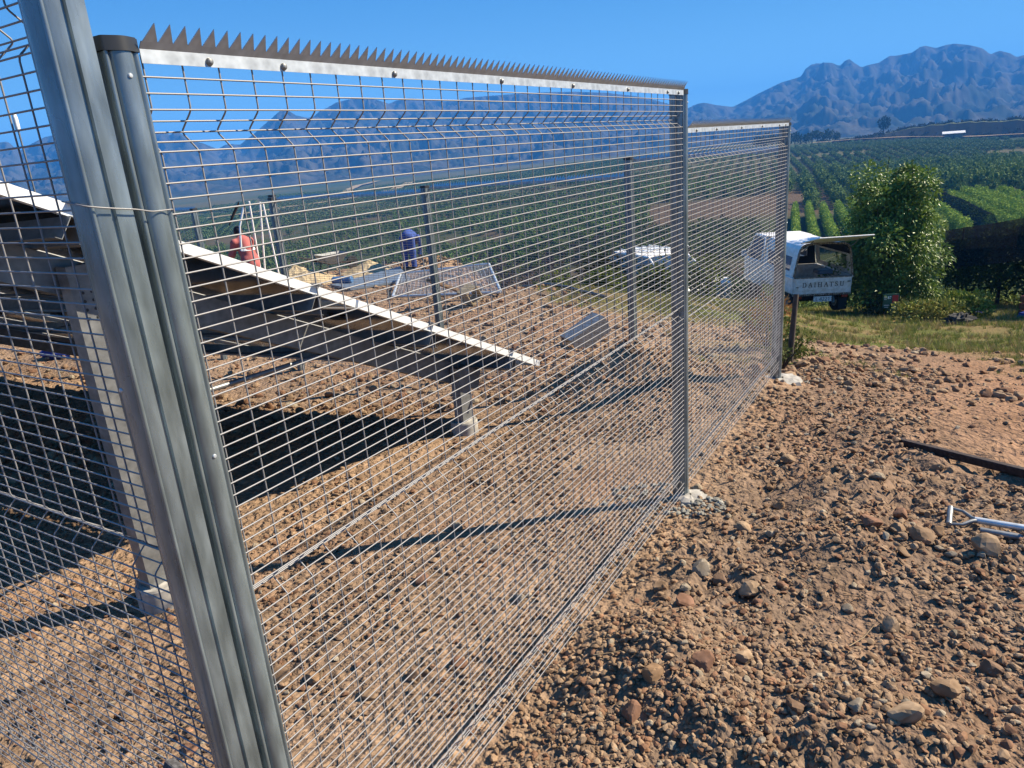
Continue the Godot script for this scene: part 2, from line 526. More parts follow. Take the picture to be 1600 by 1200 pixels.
func axis(lo: float, hi: float, step: float, grow: float, reach: float) -> PackedFloat32Array:
	var mid := []
	var x := lo
	while x < hi:
		mid.append(x)
		x += step
	var neg := []
	var s := step
	x = lo
	while x > -reach:
		s = minf(s * grow, 60.0)
		x -= s
		neg.append(x)
	neg.reverse()
	var a := PackedFloat32Array(neg + mid)
	s = step
	x = mid[-1]
	while x < reach:
		s = minf(s * grow, 60.0)
		x += s
		a.append(x)
	return a

func soil_colour(x: float, z: float, g: float) -> Color:
	var r := sqrt(x * x + z * z)
	var o := out_side(x, z)
	var k := nz.get_noise_2d(x * 1.3 + 50.0, z * 1.3)
	var k2 := nz.get_noise_2d(x * 4.0, z * 4.0 + 70.0)
	var sandy := Vector3(0.36, 0.245, 0.16)
	var red := Vector3(0.34, 0.20, 0.122)
	var brown := Vector3(0.25, 0.175, 0.122)
	var c := sandy
	if o > 0.0:
		c = sandy.lerp(brown, smoothstep(0.0, 0.4, o))
		var track := exp(-pow((o - 2.1 - k * 0.5) / 1.3, 2.0)) * smoothstep(3.5, 5.5, r)
		c = c.lerp(red, clampf(track + 0.35 * smoothstep(0.0, 0.5, k), 0.0, 1.0))
	else:
		c = c.lerp(red, 0.55 * smoothstep(0.05, 0.5, k))
	c *= 1.0 + 0.28 * k2
	if r > 60.0:
		g = 1.0
	if g > 0.0:
		var green := Vector3(0.13, 0.145, 0.04).lerp(Vector3(0.26, 0.19, 0.09), smoothstep(-0.1, 0.5, k2 + k))
		green = green.lerp(Vector3(0.06, 0.08, 0.028), smoothstep(18.0, 40.0, r))
		if r > 40.0:
			var f := nzf.get_noise_2d(x * 1.2, z * 1.2)
			green = green.lerp(Vector3(0.13, 0.095, 0.06), smoothstep(0.12, 0.3, f) * 0.8 * (1.0 - smoothstep(250.0, 500.0, r)))
			var az := atan2(x, -z)
			if az > 0.18 and az < 0.42:
				green = green.lerp(Vector3(0.15, 0.10, 0.065), smoothstep(122.0, 132.0, r) * (1.0 - smoothstep(166.0, 176.0, r)) * 0.85)
			if r > 250.0:
				# fields far off: each its own tone
				var cx := floorf((x * 0.8 + z * 0.6) / 170.0)
				var cz := floorf((z * 0.8 - x * 0.6) / 110.0)
				var hsh := fposmod(sin(cx * 12.9 + cz * 78.2) * 437.5, 1.0)
				var field := Vector3(0.06, 0.09, 0.035).lerp(Vector3(0.13, 0.12, 0.06), hsh * hsh)
				green = green.lerp(field, smoothstep(250.0, 330.0, r))
		c = c.lerp(green, g)
	return Color(c.x, c.y, c.z)

func ground_sheet() -> void:
	var xs := axis(-3.6, 4.0, 0.045, 1.06, 2600.0)
	var zs := axis(-7.6, -0.6, 0.045, 1.06, 2600.0)
	var nx := xs.size()
	var nzc := zs.size()
	var v := PackedVector3Array()
	var nr := PackedVector3Array()
	var c := PackedColorArray()
	v.resize(nx * nzc)
	nr.resize(nx * nzc)
	c.resize(nx * nzc)
	for j in nzc:
		for i in nx:
			v[j * nx + i] = Vector3(xs[i], ground_y(xs[i], zs[j]), zs[j])
	for j in nzc:
		for i in nx:
			var a := v[j * nx + mini(i + 1, nx - 1)] - v[j * nx + maxi(i - 1, 0)]
			var b := v[mini(j + 1, nzc - 1) * nx + i] - v[maxi(j - 1, 0) * nx + i]
			nr[j * nx + i] = b.cross(a).normalized()
			c[j * nx + i] = soil_colour(xs[i], zs[j], grass_at(xs[i], zs[j]))
	var ix := PackedInt32Array()
	ix.resize((nx - 1) * (nzc - 1) * 6)
	var k := 0
	for j in nzc - 1:
		for i in nx - 1:
			var o := j * nx + i
			ix[k] = o
			ix[k + 1] = o + 1
			ix[k + 2] = o + nx
			ix[k + 3] = o + 1
			ix[k + 4] = o + nx + 1
			ix[k + 5] = o + nx
			k += 6
	var a := []
	a.resize(Mesh.ARRAY_MAX)
	a[Mesh.ARRAY_VERTEX] = v
	a[Mesh.ARRAY_NORMAL] = nr
	a[Mesh.ARRAY_COLOR] = c
	a[Mesh.ARRAY_INDEX] = ix
	var m := ArrayMesh.new()
	m.add_surface_from_arrays(Mesh.PRIMITIVE_TRIANGLES, a)
	m.surface_set_material(0, M.soil)
	struct("ground", m)

# ridge heights over the plain: azimuth in degrees, slope of the sight line in thousandths
const RIDGE := [[-75, 60], [-39.47, 83.5], [-35.33, 68.5], [-32.35, 51.6], [-31.94, 51.8], [-31.47, 41.3], [-30.68, 48.5], [-29.89, 54.5], [-28.78, 57.5], [-27.67, 58.5], [-26.63, 52.6], [-25.53, 48.6], [-24.36, 48.7], [-23.56, 50.0], [-23.11, 53.9], [-22.81, 52.1], [-22.53, 48.9], [-22.24, 52.9], [-21.97, 51.2], [-21.58, 46.4], [-21.15, 40.8], [-20.52, 37.1], [-19.68, 29.3], [-19.12, 33.9], [-18.69, 34.1], [-18.15, 32.7], [-16.92, 46.3], [-15.92, 58.7], [-14.93, 70.4], [-14.62, 70.8], [-14.03, 62.6], [-13.26, 58.8], [-12.81, 59.8], [-12.30, 66.0], [-11.82, 68.5], [-11.09, 74.5], [-10.16, 77.3], [-9.24, 77.8], [-8.12, 74.2], [-7.32, 68.7], [-6.83, 72.0], [-5.79, 73.8], [-3.49, 67.2], [-2.55, 66.0], [-1.82, 68.9], [-0.17, 69.1], [1.73, 68.8], [4.08, 67.9], [6.43, 65.3], [8.74, 60.4], [11.04, 52.4], [12.40, 45.0], [13.30, 39.8], [14.43, 34.3], [15.10, 37.8], [15.63, 38.5], [16.34, 34.4], [17.53, 30.3], [18.39, 36.4], [19.24, 43.1], [20.69, 52.9], [22.00, 57.7], [22.22, 65.1], [22.61, 70.0], [23.09, 71.2], [23.89, 68.9], [24.38, 64.5], [24.67, 69.4], [24.94, 71.0], [25.31, 65.4], [25.71, 60.5], [26.16, 62.4], [26.73, 63.3], [27.34, 69.5], [27.71, 68.7], [28.62, 70.1], [29.06, 75.0], [29.35, 75.7], [29.93, 71.8], [30.48, 73.8], [30.97, 74.0], [31.77, 70.9], [32.47, 66.1], [32.95, 58.7], [33.14, 60.2], [33.39, 61.5], [33.94, 57.8], [34.29, 53.2], [34.67, 54.3], [36.60, 46.3], [39.36, 32.4], [43.63, 3.5], [50.54, -14.5], [75, 60]]

func ridge_at(deg: float) -> float:
	for i in RIDGE.size() - 1:
		if deg <= RIDGE[i + 1][0]:
			var t: float = clampf((deg - RIDGE[i][0]) / (RIDGE[i + 1][0] - RIDGE[i][0]), 0.0, 1.0)
			return lerpf(RIDGE[i][1], RIDGE[i + 1][1], t) * 0.001
	return 0.05

func mountains() -> void:
	var spur := FastNoiseLite.new()
	spur.noise_type = FastNoiseLite.TYPE_SIMPLEX_SMOOTH
	spur.fractal_type = FastNoiseLite.FRACTAL_RIDGED
	spur.frequency = 0.0042
	spur.fractal_octaves = 5
	spur.seed = 5
	var rough := FastNoiseLite.new()
	rough.frequency = 0.02
	rough.fractal_octaves = 5
	rough.seed = 8
	var crag := FastNoiseLite.new()
	crag.fractal_type = FastNoiseLite.FRACTAL_RIDGED
	crag.frequency = 0.013
	crag.fractal_octaves = 4
	crag.seed = 17
	var na := 1100
	var nr := 190
	var ms := MB.new()
	for j in nr + 1:
		for i in na + 1:
			var deg := lerpf(-75.0, 75.0, float(i) / na)
			var a := deg_to_rad(deg)
			var t := float(j) / nr
			var r := lerpf(760.0, 2500.0, t)
			var x := sin(a) * r
			var z := -cos(a) * r
			var crest := 1900.0 + 120.0 * nzf.get_noise_1d(deg * 14.0)
			var top := ridge_at(deg) * crest + 1.85
			var foot := -21.0
			var s := (r - 780.0) / (crest - 780.0)
			var h := foot
			if s > 0.0 and s <= 1.0:
				h = foot + (top - foot) * (0.30 * s + 0.70 * pow(s, 2.6))
				var sp := spur.get_noise_2d(x * 1.0 + rough.get_noise_2d(x, z) * 30.0, z) - 0.1
				var am := smoothstep(0.0, 0.35, s) * (1.0 - 0.6 * smoothstep(0.9, 1.0, s))
				h += am * (sp * 34.0 + rough.get_noise_2d(x, z) * 9.0) * (top - foot) / 170.0
				h += am * (crag.get_noise_2d(x, z) * 9.0 + crag.get_noise_2d(deg * 33.0, r * 0.22) * 17.0 * smoothstep(0.25, 0.85, s) + crag.get_noise_2d(deg * 80.0 + 500.0, r * 0.9) * 6.0) * (top - foot) / 170.0
				h = minf(h, 1.85 + (top - 1.85) * r / crest * lerpf(1.0, 0.995, am)) if s > 0.4 else h
			elif s > 1.0:
				h = top - (r - crest) * 0.25
			var k := rough.get_noise_2d(x * 0.7 + 300.0, z * 0.7)
			var cc := Vector3(0.062, 0.062, 0.052).lerp(Vector3(0.03, 0.037, 0.03), smoothstep(-0.25, 0.25, k + (0.25 - s) * 0.2))
			ms.col = Color(cc.x, cc.y, cc.z)
			ms.vert(Vector3(x, h, z), UPV)
	var w := na + 1
	for j in nr + 1:
		for i in na + 1:
			var a := ms.v[j * w + mini(i + 1, na)] - ms.v[j * w + maxi(i - 1, 0)]
			var b := ms.v[mini(j + 1, nr) * w + i] - ms.v[maxi(j - 1, 0) * w + i]
			ms.nn[j * w + i] = a.cross(b).normalized()
	for j in nr:
		for i in na:
			var o := j * w + i
			ms.ix.append_array(PackedInt32Array([o, o + w, o + 1, o + 1, o + w, o + w + 1]))
	struct("mountains", ms.mesh(M.far_ground))

# ------------------------------------------------------------------ stones
func stone_mesh(sd: int, fine: bool, flat: float) -> ArrayMesh:
	var r := RandomNumberGenerator.new()
	r.seed = sd
	var f := FastNoiseLite.new()
	f.seed = sd
	f.frequency = 0.9
	var cuts := []
	for k in 9:
		cuts.append([Vector3(r.randf_range(-1, 1), r.randf_range(-1, 1), r.randf_range(-1, 1)).normalized(), r.randf_range(0.42, 0.85)])
	var t := (1.0 + sqrt(5.0)) / 2.0
	var p: Array[Vector3] = []
	for q in [[-1, t, 0], [1, t, 0], [-1, -t, 0], [1, -t, 0], [0, -1, t], [0, 1, t], [0, -1, -t], [0, 1, -t], [t, 0, -1], [t, 0, 1], [-t, 0, -1], [-t, 0, 1]]:
		p.append(Vector3(q[0], q[1], q[2]).normalized())
	var faces := [[0, 11, 5], [0, 5, 1], [0, 1, 7], [0, 7, 10], [0, 10, 11], [1, 5, 9], [5, 11, 4], [11, 10, 2], [10, 7, 6], [7, 1, 8], [3, 9, 4], [3, 4, 2], [3, 2, 6], [3, 6, 8], [3, 8, 9], [4, 9, 5], [2, 4, 11], [6, 2, 10], [8, 6, 7], [9, 8, 1]]
	var tris := []
	for q in faces:
		tris.append([p[q[0]], p[q[1]], p[q[2]]])
	for level in (2 if fine else 1):
		var more := []
		for q in tris:
			var a: Vector3 = ((q[0] + q[1]) / 2).normalized()
			var b: Vector3 = ((q[1] + q[2]) / 2).normalized()
			var c: Vector3 = ((q[2] + q[0]) / 2).normalized()
			more.append_array([[q[0], a, c], [a, q[1], b], [c, b, q[2]], [a, b, c]])
		tris = more
	var shape := func(d: Vector3) -> Vector3:
		var l := 1.0 + 0.22 * f.get_noise_3dv(d * 1.3) + 0.10 * f.get_noise_3dv(d * 4.0)
		for c in cuts:
			var along: float = d.dot(c[0]) * l
			if along > c[1]:
				l *= lerpf(1.0, c[1] / along, 0.9)
		return Vector3(d.x * l, d.y * l * flat, d.z * l * 0.85) * 0.5
	var m := MB.new()
	for q in tris:
		m.tri(shape.call(q[0]), shape.call(q[1]), shape.call(q[2]))
	return m.mesh(M.stone)

func stone_colour() -> Color:
	var k := rng.randf()
	var c := Vector3(0.36, 0.235, 0.145).lerp(Vector3(0.50, 0.36, 0.235), rng.randf())
	if k < 0.22:
		c = Vector3(0.27, 0.155, 0.10).lerp(Vector3(0.42, 0.24, 0.14), rng.randf())
	elif k > 0.95:
		c = Vector3(0.46, 0.39, 0.29)
	c *= 0.86
	return Color(c.x, c.y, c.z)

func turned(s: Vector3, tilt := 0.5) -> Basis:
	var b := Basis(UPV, rng.randf() * TAU) * Basis(Vector3(1, 0, 0), rng.randf_range(-tilt, tilt)) * Basis(Vector3(0, 0, 1), rng.randf_range(-tilt, tilt))
	return b * Basis.from_scale(s)

const MARKS := [["the middle fence post", 0.92, -3.6], ["the shovel grip", 1.93, -2.9], ["the rusty beam's end", 2.26, -4.0], ["the farthest outer post", 2.2, -5.55], ["the table's front post", -0.46, -5.03], ["the table's near footing", -1.8, -2.96],
	["the corner posts", -0.5, -1.45], ["the table's low tip", 0.23, -5.5], ["the inner stone heap", 1.0, -6.0], ["the near panel's foot", 0.2, -2.4], ["the picture's bottom edge", 0.75, -1.6], ["the grey chute", 0.95, -8.3], ["the brown far post", 1.1, -6.25], ["the picture's right edge", 2.0, -2.3], ["the wooden stake", 2.56, -6.3]]

func rock_label(s: Array, tone: int, kind: int) -> String:
	var best := 99.0
	var at := []
	for q in MARKS:
		var d := Vector2(s[0] - q[1], s[1] - q[2]).length()
		if d < best:
			best = d
			at = q
	var v := Vector2(s[0] - at[1], s[1] - at[2])
	var look := Vector2(at[1], at[2]).normalized()
	var along := v.dot(look)
	var across := v.dot(Vector2(-look.y, look.x))
	var where := ("right of " if across > 0 else "left of ") if absf(across) > absf(along) else ("beyond " if along > 0 else "this side of ")
	var far: String = "close " if best < 0.35 else ("" if best < 0.9 else "well ")
	var size: String = "large" if s[2] > 0.095 else ("fist-sized" if s[2] > 0.065 else "small")
	return "%s %s %s rock lying %s%s%s" % [size, ["blocky", "low", "rounded", "flat"][kind % 4], ["reddish", "pale sandy", "brown", "dark brown", "greyish", "orange brown"][tone], far, where, at[0]]

func stones() -> void:
	rng.seed = 77
	var big := []
	for k in 8:
		big.append(stone_mesh(100 + k, true, [0.75, 0.6, 0.85, 0.5][k % 4]))
	var small := []
	for k in 4:
		small.append(stone_mesh(200 + k, false, [0.8, 0.6, 0.7, 0.55][k]))
	# variants of the big stones in a few tones, so that each stone is one node with shared materials
	var tones := []
	for k in 6:
		var m: StandardMaterial3D = M.stone.duplicate()
		m.vertex_color_use_as_albedo = false
		var c: Color = [Color(0.28, 0.16, 0.105), Color(0.40, 0.29, 0.19), Color(0.32, 0.22, 0.14), Color(0.25, 0.165, 0.11), Color(0.37, 0.31, 0.23), Color(0.37, 0.24, 0.14)][k]
		m.albedo_color = lin(c.r, c.g, c.b)
		tones.append(m)
	# big ones seen singly: place and size
	var spots := [[0.56, -2.66, 0.105], [0.66, -2.60, 0.07], [0.75, -2.72, 0.09], [0.82, -2.66, 0.085], [0.90, -2.56, 0.11], [0.62, -2.46, 0.12], [1.05, -2.56, 0.075], [0.98, -2.72, 0.075], [0.40, -2.02, 0.10], [0.58, -2.05, 0.11], [0.74, -2.12, 0.085], [0.30, -1.9, 0.09], [0.80, -1.82, 0.085], [0.96, -1.76, 0.07],
		[1.55, -2.86, 0.12], [1.66, -2.82, 0.10], [1.72, -2.74, 0.13], [1.82, -2.78, 0.08], [1.9, -2.6, 0.15], [1.76, -2.98, 0.085], [1.60, -2.66, 0.07], [1.30, -2.2, 0.075], [1.22, -2.35, 0.06], [1.08, -1.72, 0.12], [1.30, -1.85, 0.10], [1.5, -1.95, 0.09], [1.05, -3.05, 0.10], [1.32, -3.35, 0.09], [1.0, -3.7, 0.08],
		[-1.0, -2.35, 0.10], [-0.86, -2.33, 0.08], [-0.62, -2.22, 0.085], [-0.46, -2.3, 0.08], [-0.3, -2.35, 0.075], [-0.05, -2.75, 0.07], [-0.5, -2.95, 0.09], [-0.35, -3.45, 0.10], [-1.5, -2.2, 0.07], [-1.75, -2.3, 0.09], [-1.2, -2.0, 0.07], [1.6, -3.9, 0.1], [1.85, -3.4, 0.09], [2.05, -4.4, 0.11], [2.3, -3.6, 0.09], [2.6, -6.15, 0.13], [2.75, -6.25, 0.12], [2.62, -6.0, 0.10]]
	var tries := 0
	while spots.size() < 290 and tries < 6000:
		tries += 1
		var x := rng.randf_range(-2.8, 4.2)
		var z := rng.randf_range(-8.2, -1.5)
		if grass_at(x, z) > 0.3:
			continue
		var d := sqrt(x * x + z * z)
		if absf(atan2(x, -z) - 0.0) > 0.66 or d < 1.7:
			continue
		spots.append([x, z, rng.randf_range(0.024, 0.05) * (0.6 + d * 0.16)])
	for s in spots:
		var kind := rng.randi() % 8
		var tone := rng.randi() % 6
		var o := put("rock", big[kind], null, Transform3D(turned(Vector3.ONE * s[2] * rng.randf_range(0.9, 1.15)), Vector3(s[0], ground_y(s[0], s[1]) + s[2] * 0.13, s[1])))
		o.material_override = tones[tone]
		var out := out_side(s[0], s[1]) > 0.0
		tag(o, rock_label(s, tone, kind), "rock", "rocks scattered outside the fence" if out else "rocks scattered inside the fence")
	# everything smaller
	var xf := [[], [], [], []]
	var co := [[], [], [], []]
	var drop := func(x: float, z: float, s: float) -> void:
		var k := rng.randi() % 4
		xf[k].append(Transform3D(turned(Vector3(s, s * rng.randf_range(0.6, 1.0), s * rng.randf_range(0.7, 1.1))), Vector3(x, ground_y(x, z) + s * 0.12, z)))
		co[k].append(stone_colour())
	for k in 70000:
		var d := 1.5 + 6.5 * pow(rng.randf(), 1.7)
		var a := rng.randf_range(-0.72, 0.70)
		var x := sin(a) * d
		var z := -cos(a) * d
		if rng.randf() < grass_at(x, z):
			continue
		var patch := 0.45 + 1.3 * nz.get_noise_2d(x * 1.7 + 9.0, z * 1.7)
		if rng.randf() > patch + (0.25 if out_side(x, z) > 0.0 else -0.12):
			continue
		if d > 4.2 and out_side(x, z) > 1.1 and rng.randf() < 0.8:
			continue
		drop.call(x, z, (0.008 + 0.034 * pow(rng.randf(), 2.7)) * (0.75 + d * 0.13))
	for k in 13000:
		var d := rng.randf_range(6.0, 18.0)
		var a := rng.randf_range(-0.72, 0.70)
		var x := sin(a) * d
		var z := -cos(a) * d
		if rng.randf() < grass_at(x, z) * 1.2:
			continue
		if out_side(x, z) > 0.9 and rng.randf() < 0.75:
			continue
		drop.call(x, z, 0.03 + 0.12 * pow(rng.randf(), 3.0))
	# heaps of thrown-up stones
	for hp in [[1.02, -5.95, 0.8, 900, 0.02, 0.07], [0.45, -2.12, 0.32, 500, 0.012, 0.045], [1.0, -1.8, 0.5, 500, 0.01, 0.05], [1.5, -1.75, 0.5, 700, 0.012, 0.05], [1.75, -2.75, 0.4, 300, 0.015, 0.06], [-1.2, -16.9, 1.3, 500, 0.05, 0.16], [0.2, -8.0, 1.0, 500, 0.03, 0.1], [2.6, -6.1, 0.45, 260, 0.02, 0.09], [0.82, -3.5, 0.3, 120, 0.02, 0.05], [-1.9, -2.3, 0.5, 200, 0.02, 0.07]]:
		for k in hp[3]:
			var a := rng.randf() * TAU
			var d: float = sqrt(rng.randf()) * hp[2]
			drop.call(hp[0] + cos(a) * d, hp[1] + sin(a) * d, lerpf(hp[4], hp[5], pow(rng.randf(), 2.5)))
	# crumbs of spilled concrete by the middle and the far post
	for k in 420:
		var q: Array = [[0.70, -3.62, 0.24], [2.32, -5.75, 0.26], [0.95, -3.42, 0.13]][k % 3]
		var a := rng.randf() * TAU
		var d: float = sqrt(rng.randf()) * q[2]
		drop.call(q[0] + cos(a) * d, q[1] + sin(a) * d, 0.012 + 0.04 * pow(rng.randf(), 2.0))
		for j in 4:
			if xf[j].size() > 0 and absf(xf[j][-1].origin.x - (q[0] + cos(a) * d)) < 1e-5:
				co[j][-1] = Color(0.36, 0.36, 0.32) * rng.randf_range(0.8, 1.2)
	for k in 4:
		scatter("gravel", small[k], xf[k], co[k], "loose sandy gravel and small stones over the bare ground", "gravel")

# ------------------------------------------------------------------ fence
func post_outline() -> PackedVector2Array:
	var o := PackedVector2Array()
	# right half from the back to the bulging front, then mirrored
	var half := [[0.024, -0.063], [0.029, -0.060], [0.029, -0.031], [0.0235, -0.029], [0.0235, -0.025], [0.0285, -0.022], [0.0270, -0.003], [0.0250, 0.000]]
	for k in 7:
		var a := deg_to_rad(-70 + 200 * k / 6.0)
		half.append([0.0255 + 0.0038 * cos(a), 0.0045 + 0.0038 * sin(a)])
	half.append([0.0200, 0.0045])
	for k in 6:
		var a := deg_to_rad(16 + 74 * k / 5.0)
		half.append([0.0205 * cos(a), 0.0005 + 0.0165 * sin(a)])
	for q in half:
		o.append(Vector2(q[0], q[1]))
	for k in range(half.size() - 2, -1, -1):
		o.append(Vector2(-half[k][0], half[k][1]))
	return o

func grown(o: PackedVector2Array, d: float) -> PackedVector2Array:
	var r := PackedVector2Array()
	var hull := Geometry2D.convex_hull(o)
	hull.remove_at(hull.size() - 1)
	var big := Geometry2D.offset_polygon(hull, d, Geometry2D.JOIN_ROUND)
	for q in big[0]:
		if r.is_empty() or r[r.size() - 1].distance_to(q) > 0.0012:
			r.append(q)
	return r

func fence_post(label: String, xf: Transform3D, y0: float, y1: float, group := "") -> Node3D:
	var t := thing("fence_post", label, "fence post", xf, group)
	var m := MB.new()
	m.extrude(post_outline(), y0, y1)
	put("shaft", m.mesh(M.painted_steel), t)
	m = MB.new()
	var o := grown(post_outline(), 0.0025)
	m.extrude(o, y1 - 0.018, y1 + 0.002)
	m.extrude(grown(post_outline(), 0.0008), y1 + 0.002, y1 + 0.004)
	put("cap", m.mesh(M.black_plastic), t)
	m = MB.new()
	m.lathe([Vector2(0.0042, 0), Vector2(0.0042, 0.0012), Vector2(0.003, 0.0028), Vector2(0, 0.003)], 10, Transform3D(Basis(Vector3(1, 0, 0), PI / 2), Vector3(0, 0, 0.0165)))
	var sm := m.mesh(M.bright_steel)
	for y in [y1 - 0.055, y1 - 0.72]:
		put("screw", sm, t, Transform3D(Basis.IDENTITY, Vector3(0, y, 0)))
	return t

# the folded line of the mesh seen from its end: (y, z)
func mesh_nodes(top: float, bottom: float) -> Array:
	var out := []
	var vs := [top - 0.085, (top + bottom) / 2.0, bottom + 0.085]
	var runs := [[top, 0.0]]
	for y in vs:
		runs.append([y + 0.034, 0.0])
		runs.append([y, -0.038])
		runs.append([y - 0.034, 0.0])
	runs.append([bottom, 0.0])
	for i in runs.size() - 1:
		var a := Vector2(runs[i][0], runs[i][1])
		var b := Vector2(runs[i + 1][0], runs[i + 1][1])
		var k := maxi(1, roundi(a.distance_to(b) / 0.0256))
		for j in k:
			out.append(a.lerp(b, float(j) / k))
	out.append(Vector2(bottom, 0.0))
	return out

func fence_panel(label: String, group: String, xf: Transform3D, length: float, top: float, bottom: float, bolts: Array, fine: bool) -> Node3D:
	var t := thing("mesh_fence", label, "fence panel", xf, group)
	var nodes := mesh_nodes(top, bottom)
	var path := []
	for i in nodes.size():
		var p: Vector2 = nodes[i]
		if fine and i > 0 and i < nodes.size() - 1:
			var a: Vector2 = nodes[i - 1]
			var b: Vector2 = nodes[i + 1]
			if absf((p - a).angle_to(b - p)) > 0.2:
				path.append(Vector3(0, lerpf(p.x, a.x, 0.25), lerpf(p.y, a.y, 0.25)))
				path.append(Vector3(0, p.x, lerpf(p.y, (a.y + b.y) / 2, 0.15)))
				path.append(Vector3(0, lerpf(p.x, b.x, 0.25), lerpf(p.y, b.y, 0.25)))
				continue
			if absf(p.y - a.y) < 0.001 and absf(p.y - b.y) < 0.001 and i % 6:
				continue
		path.append(Vector3(0, p.x, p.y))
	path[0] = Vector3(0, top + 0.034, 0)
	var wr := 0.00165
	var vn := int((length - 0.05) / 0.0745)
	if fine:
		var m := MB.new()
		m.tube([Vector3(0.027, 0, 0), Vector3(length * 0.5, 0, 0), Vector3(length - 0.027, 0, 0)], wr, 7)
		var hm := m.mesh(M.wire_steel)
		for p in nodes:
			put("horizontal_wire", hm, t, Transform3D(Basis.IDENTITY, Vector3(0, p.x, p.y + wr * 1.8)))
		m = MB.new()
		m.tube(path, wr, 7)
		var vm := m.mesh(M.wire_steel)
		for k in vn + 1:
			put("vertical_wire", vm, t, Transform3D(Basis.IDENTITY, Vector3(0.036 + k * 0.0745, 0, 0)))
	else:
		var m := MB.new()
		for p in nodes:
			m.tube([Vector3(0.03, p.x, p.y + wr * 1.8), Vector3(length - 0.03, p.x, p.y + wr * 1.8)], wr, 4, false)
		for k in vn + 1:
			var q := []
			for p in path:
				q.append(p + Vector3(0.036 + k * 0.0745, 0, 0))
			m.tube(q, wr, 3, false)
		put("wire_mesh", m.mesh(M.wire_steel), t).set_meta("kind", "stuff")
	# the toothed strip along the top: a flat flange on the mesh, then a band that leans out and carries the teeth
	var up := Vector3(0, cos(deg_to_rad(40)), sin(deg_to_rad(40)))
	var off := Vector3(0, sin(deg_to_rad(40)), -cos(deg_to_rad(40))) * 0.0008
	var fy := top + 0.042
	var s := MB.new()
	s.box(Vector3(length / 2, fy - 0.011, 0.0075), Vector3(length - 0.062, 0.022, 0.0016))
	var a := Vector3(0.031, fy, 0.0075)
	var b := Vector3(length - 0.031, fy, 0.0075)
	var e := up * 0.013
	s.quad(a + off, b + off, b + e + off, a + e + off)
	s.quad(b - off, a - off, a + e - off, b + e - off)
	var strip := put("spike_strip", s.mesh(M.bright_steel), t)
	var step := 0.0283
	var count := int((length - 0.07) / step)
	s = MB.new()
	var tip := up * 0.033 + Vector3(step * 0.5, 0, 0)
	var l := Vector3(0.0006, 0, 0)
	var r := Vector3(step - 0.0006, 0, 0)
	s.tri(l + off, r + off, tip + off)
	s.tri(r - off, l - off, tip - off)
	s.quad(l - off, l + off, tip + off, tip - off)
	s.quad(r + off, r - off, tip - off, tip + off)
	if fine:
		var sm := s.mesh(M.bright_steel)
		for k in count:
			put("spike", sm, strip, Transform3D(Basis.IDENTITY, a + e + Vector3(0.002 + k * step, 0, 0)))
	else:
		var all := MB.new()
		for k in count:
			var q := a + e + Vector3(0.002 + k * step, 0, 0)
			all.tri(q + l + off, q + r + off, q + tip + off)
			all.tri(q + r - off, q + l - off, q + tip - off)
		put("spikes", all.mesh(M.bright_steel), strip).set_meta("kind", "stuff")
	if bolts.size() > 0:
		s = MB.new()
		s.lathe([Vector2(0.0072, 0), Vector2(0.007, 0.002), Vector2(0.0055, 0.005), Vector2(0.003, 0.0066), Vector2(0, 0.007)], 14, Transform3D(Basis(Vector3(1, 0, 0), PI / 2), Vector3.ZERO))
		var bm := s.mesh(M.galvanised)
		for x in bolts:
			put("bolt", bm, strip, Transform3D(Basis.IDENTITY, Vector3(x, fy - 0.0135, 0.0083)))
	return t

func concrete_pad(label: String, at: Vector3, rad: float, sd: int) -> void:
	var m := MB.new()
	var f := FastNoiseLite.new()
	f.seed = sd
	f.frequency = 0.8
	var ring := func(k: int, q: float, y: float) -> Vector3:
		var a := TAU * k / 26.0
		var d := rad * q * (1.0 + 0.35 * f.get_noise_2d(cos(a) * 2.0, sin(a) * 2.0))
		return Vector3(cos(a) * d, y + 0.012 * f.get_noise_2d(cos(a) * 6.0 * q, sin(a) * 6.0 * q), sin(a) * d)
	var lv := [[0.05, 0.045], [0.55, 0.042], [0.88, 0.032], [1.0, 0.0], [1.02, -0.12]]
	for i in lv.size() - 1:
		for k in 26:
			m.quad(ring.call(k, lv[i + 1][0], lv[i + 1][1]), ring.call(k, lv[i][0], lv[i][1]), ring.call(k + 1, lv[i][0], lv[i][1]), ring.call(k + 1, lv[i + 1][0], lv[i + 1][1]))
	tag(put("concrete_footing", m.mesh(M.concrete), null, Transform3D(Basis.IDENTITY, at)), label, "footing", "concrete footings at the fence posts")

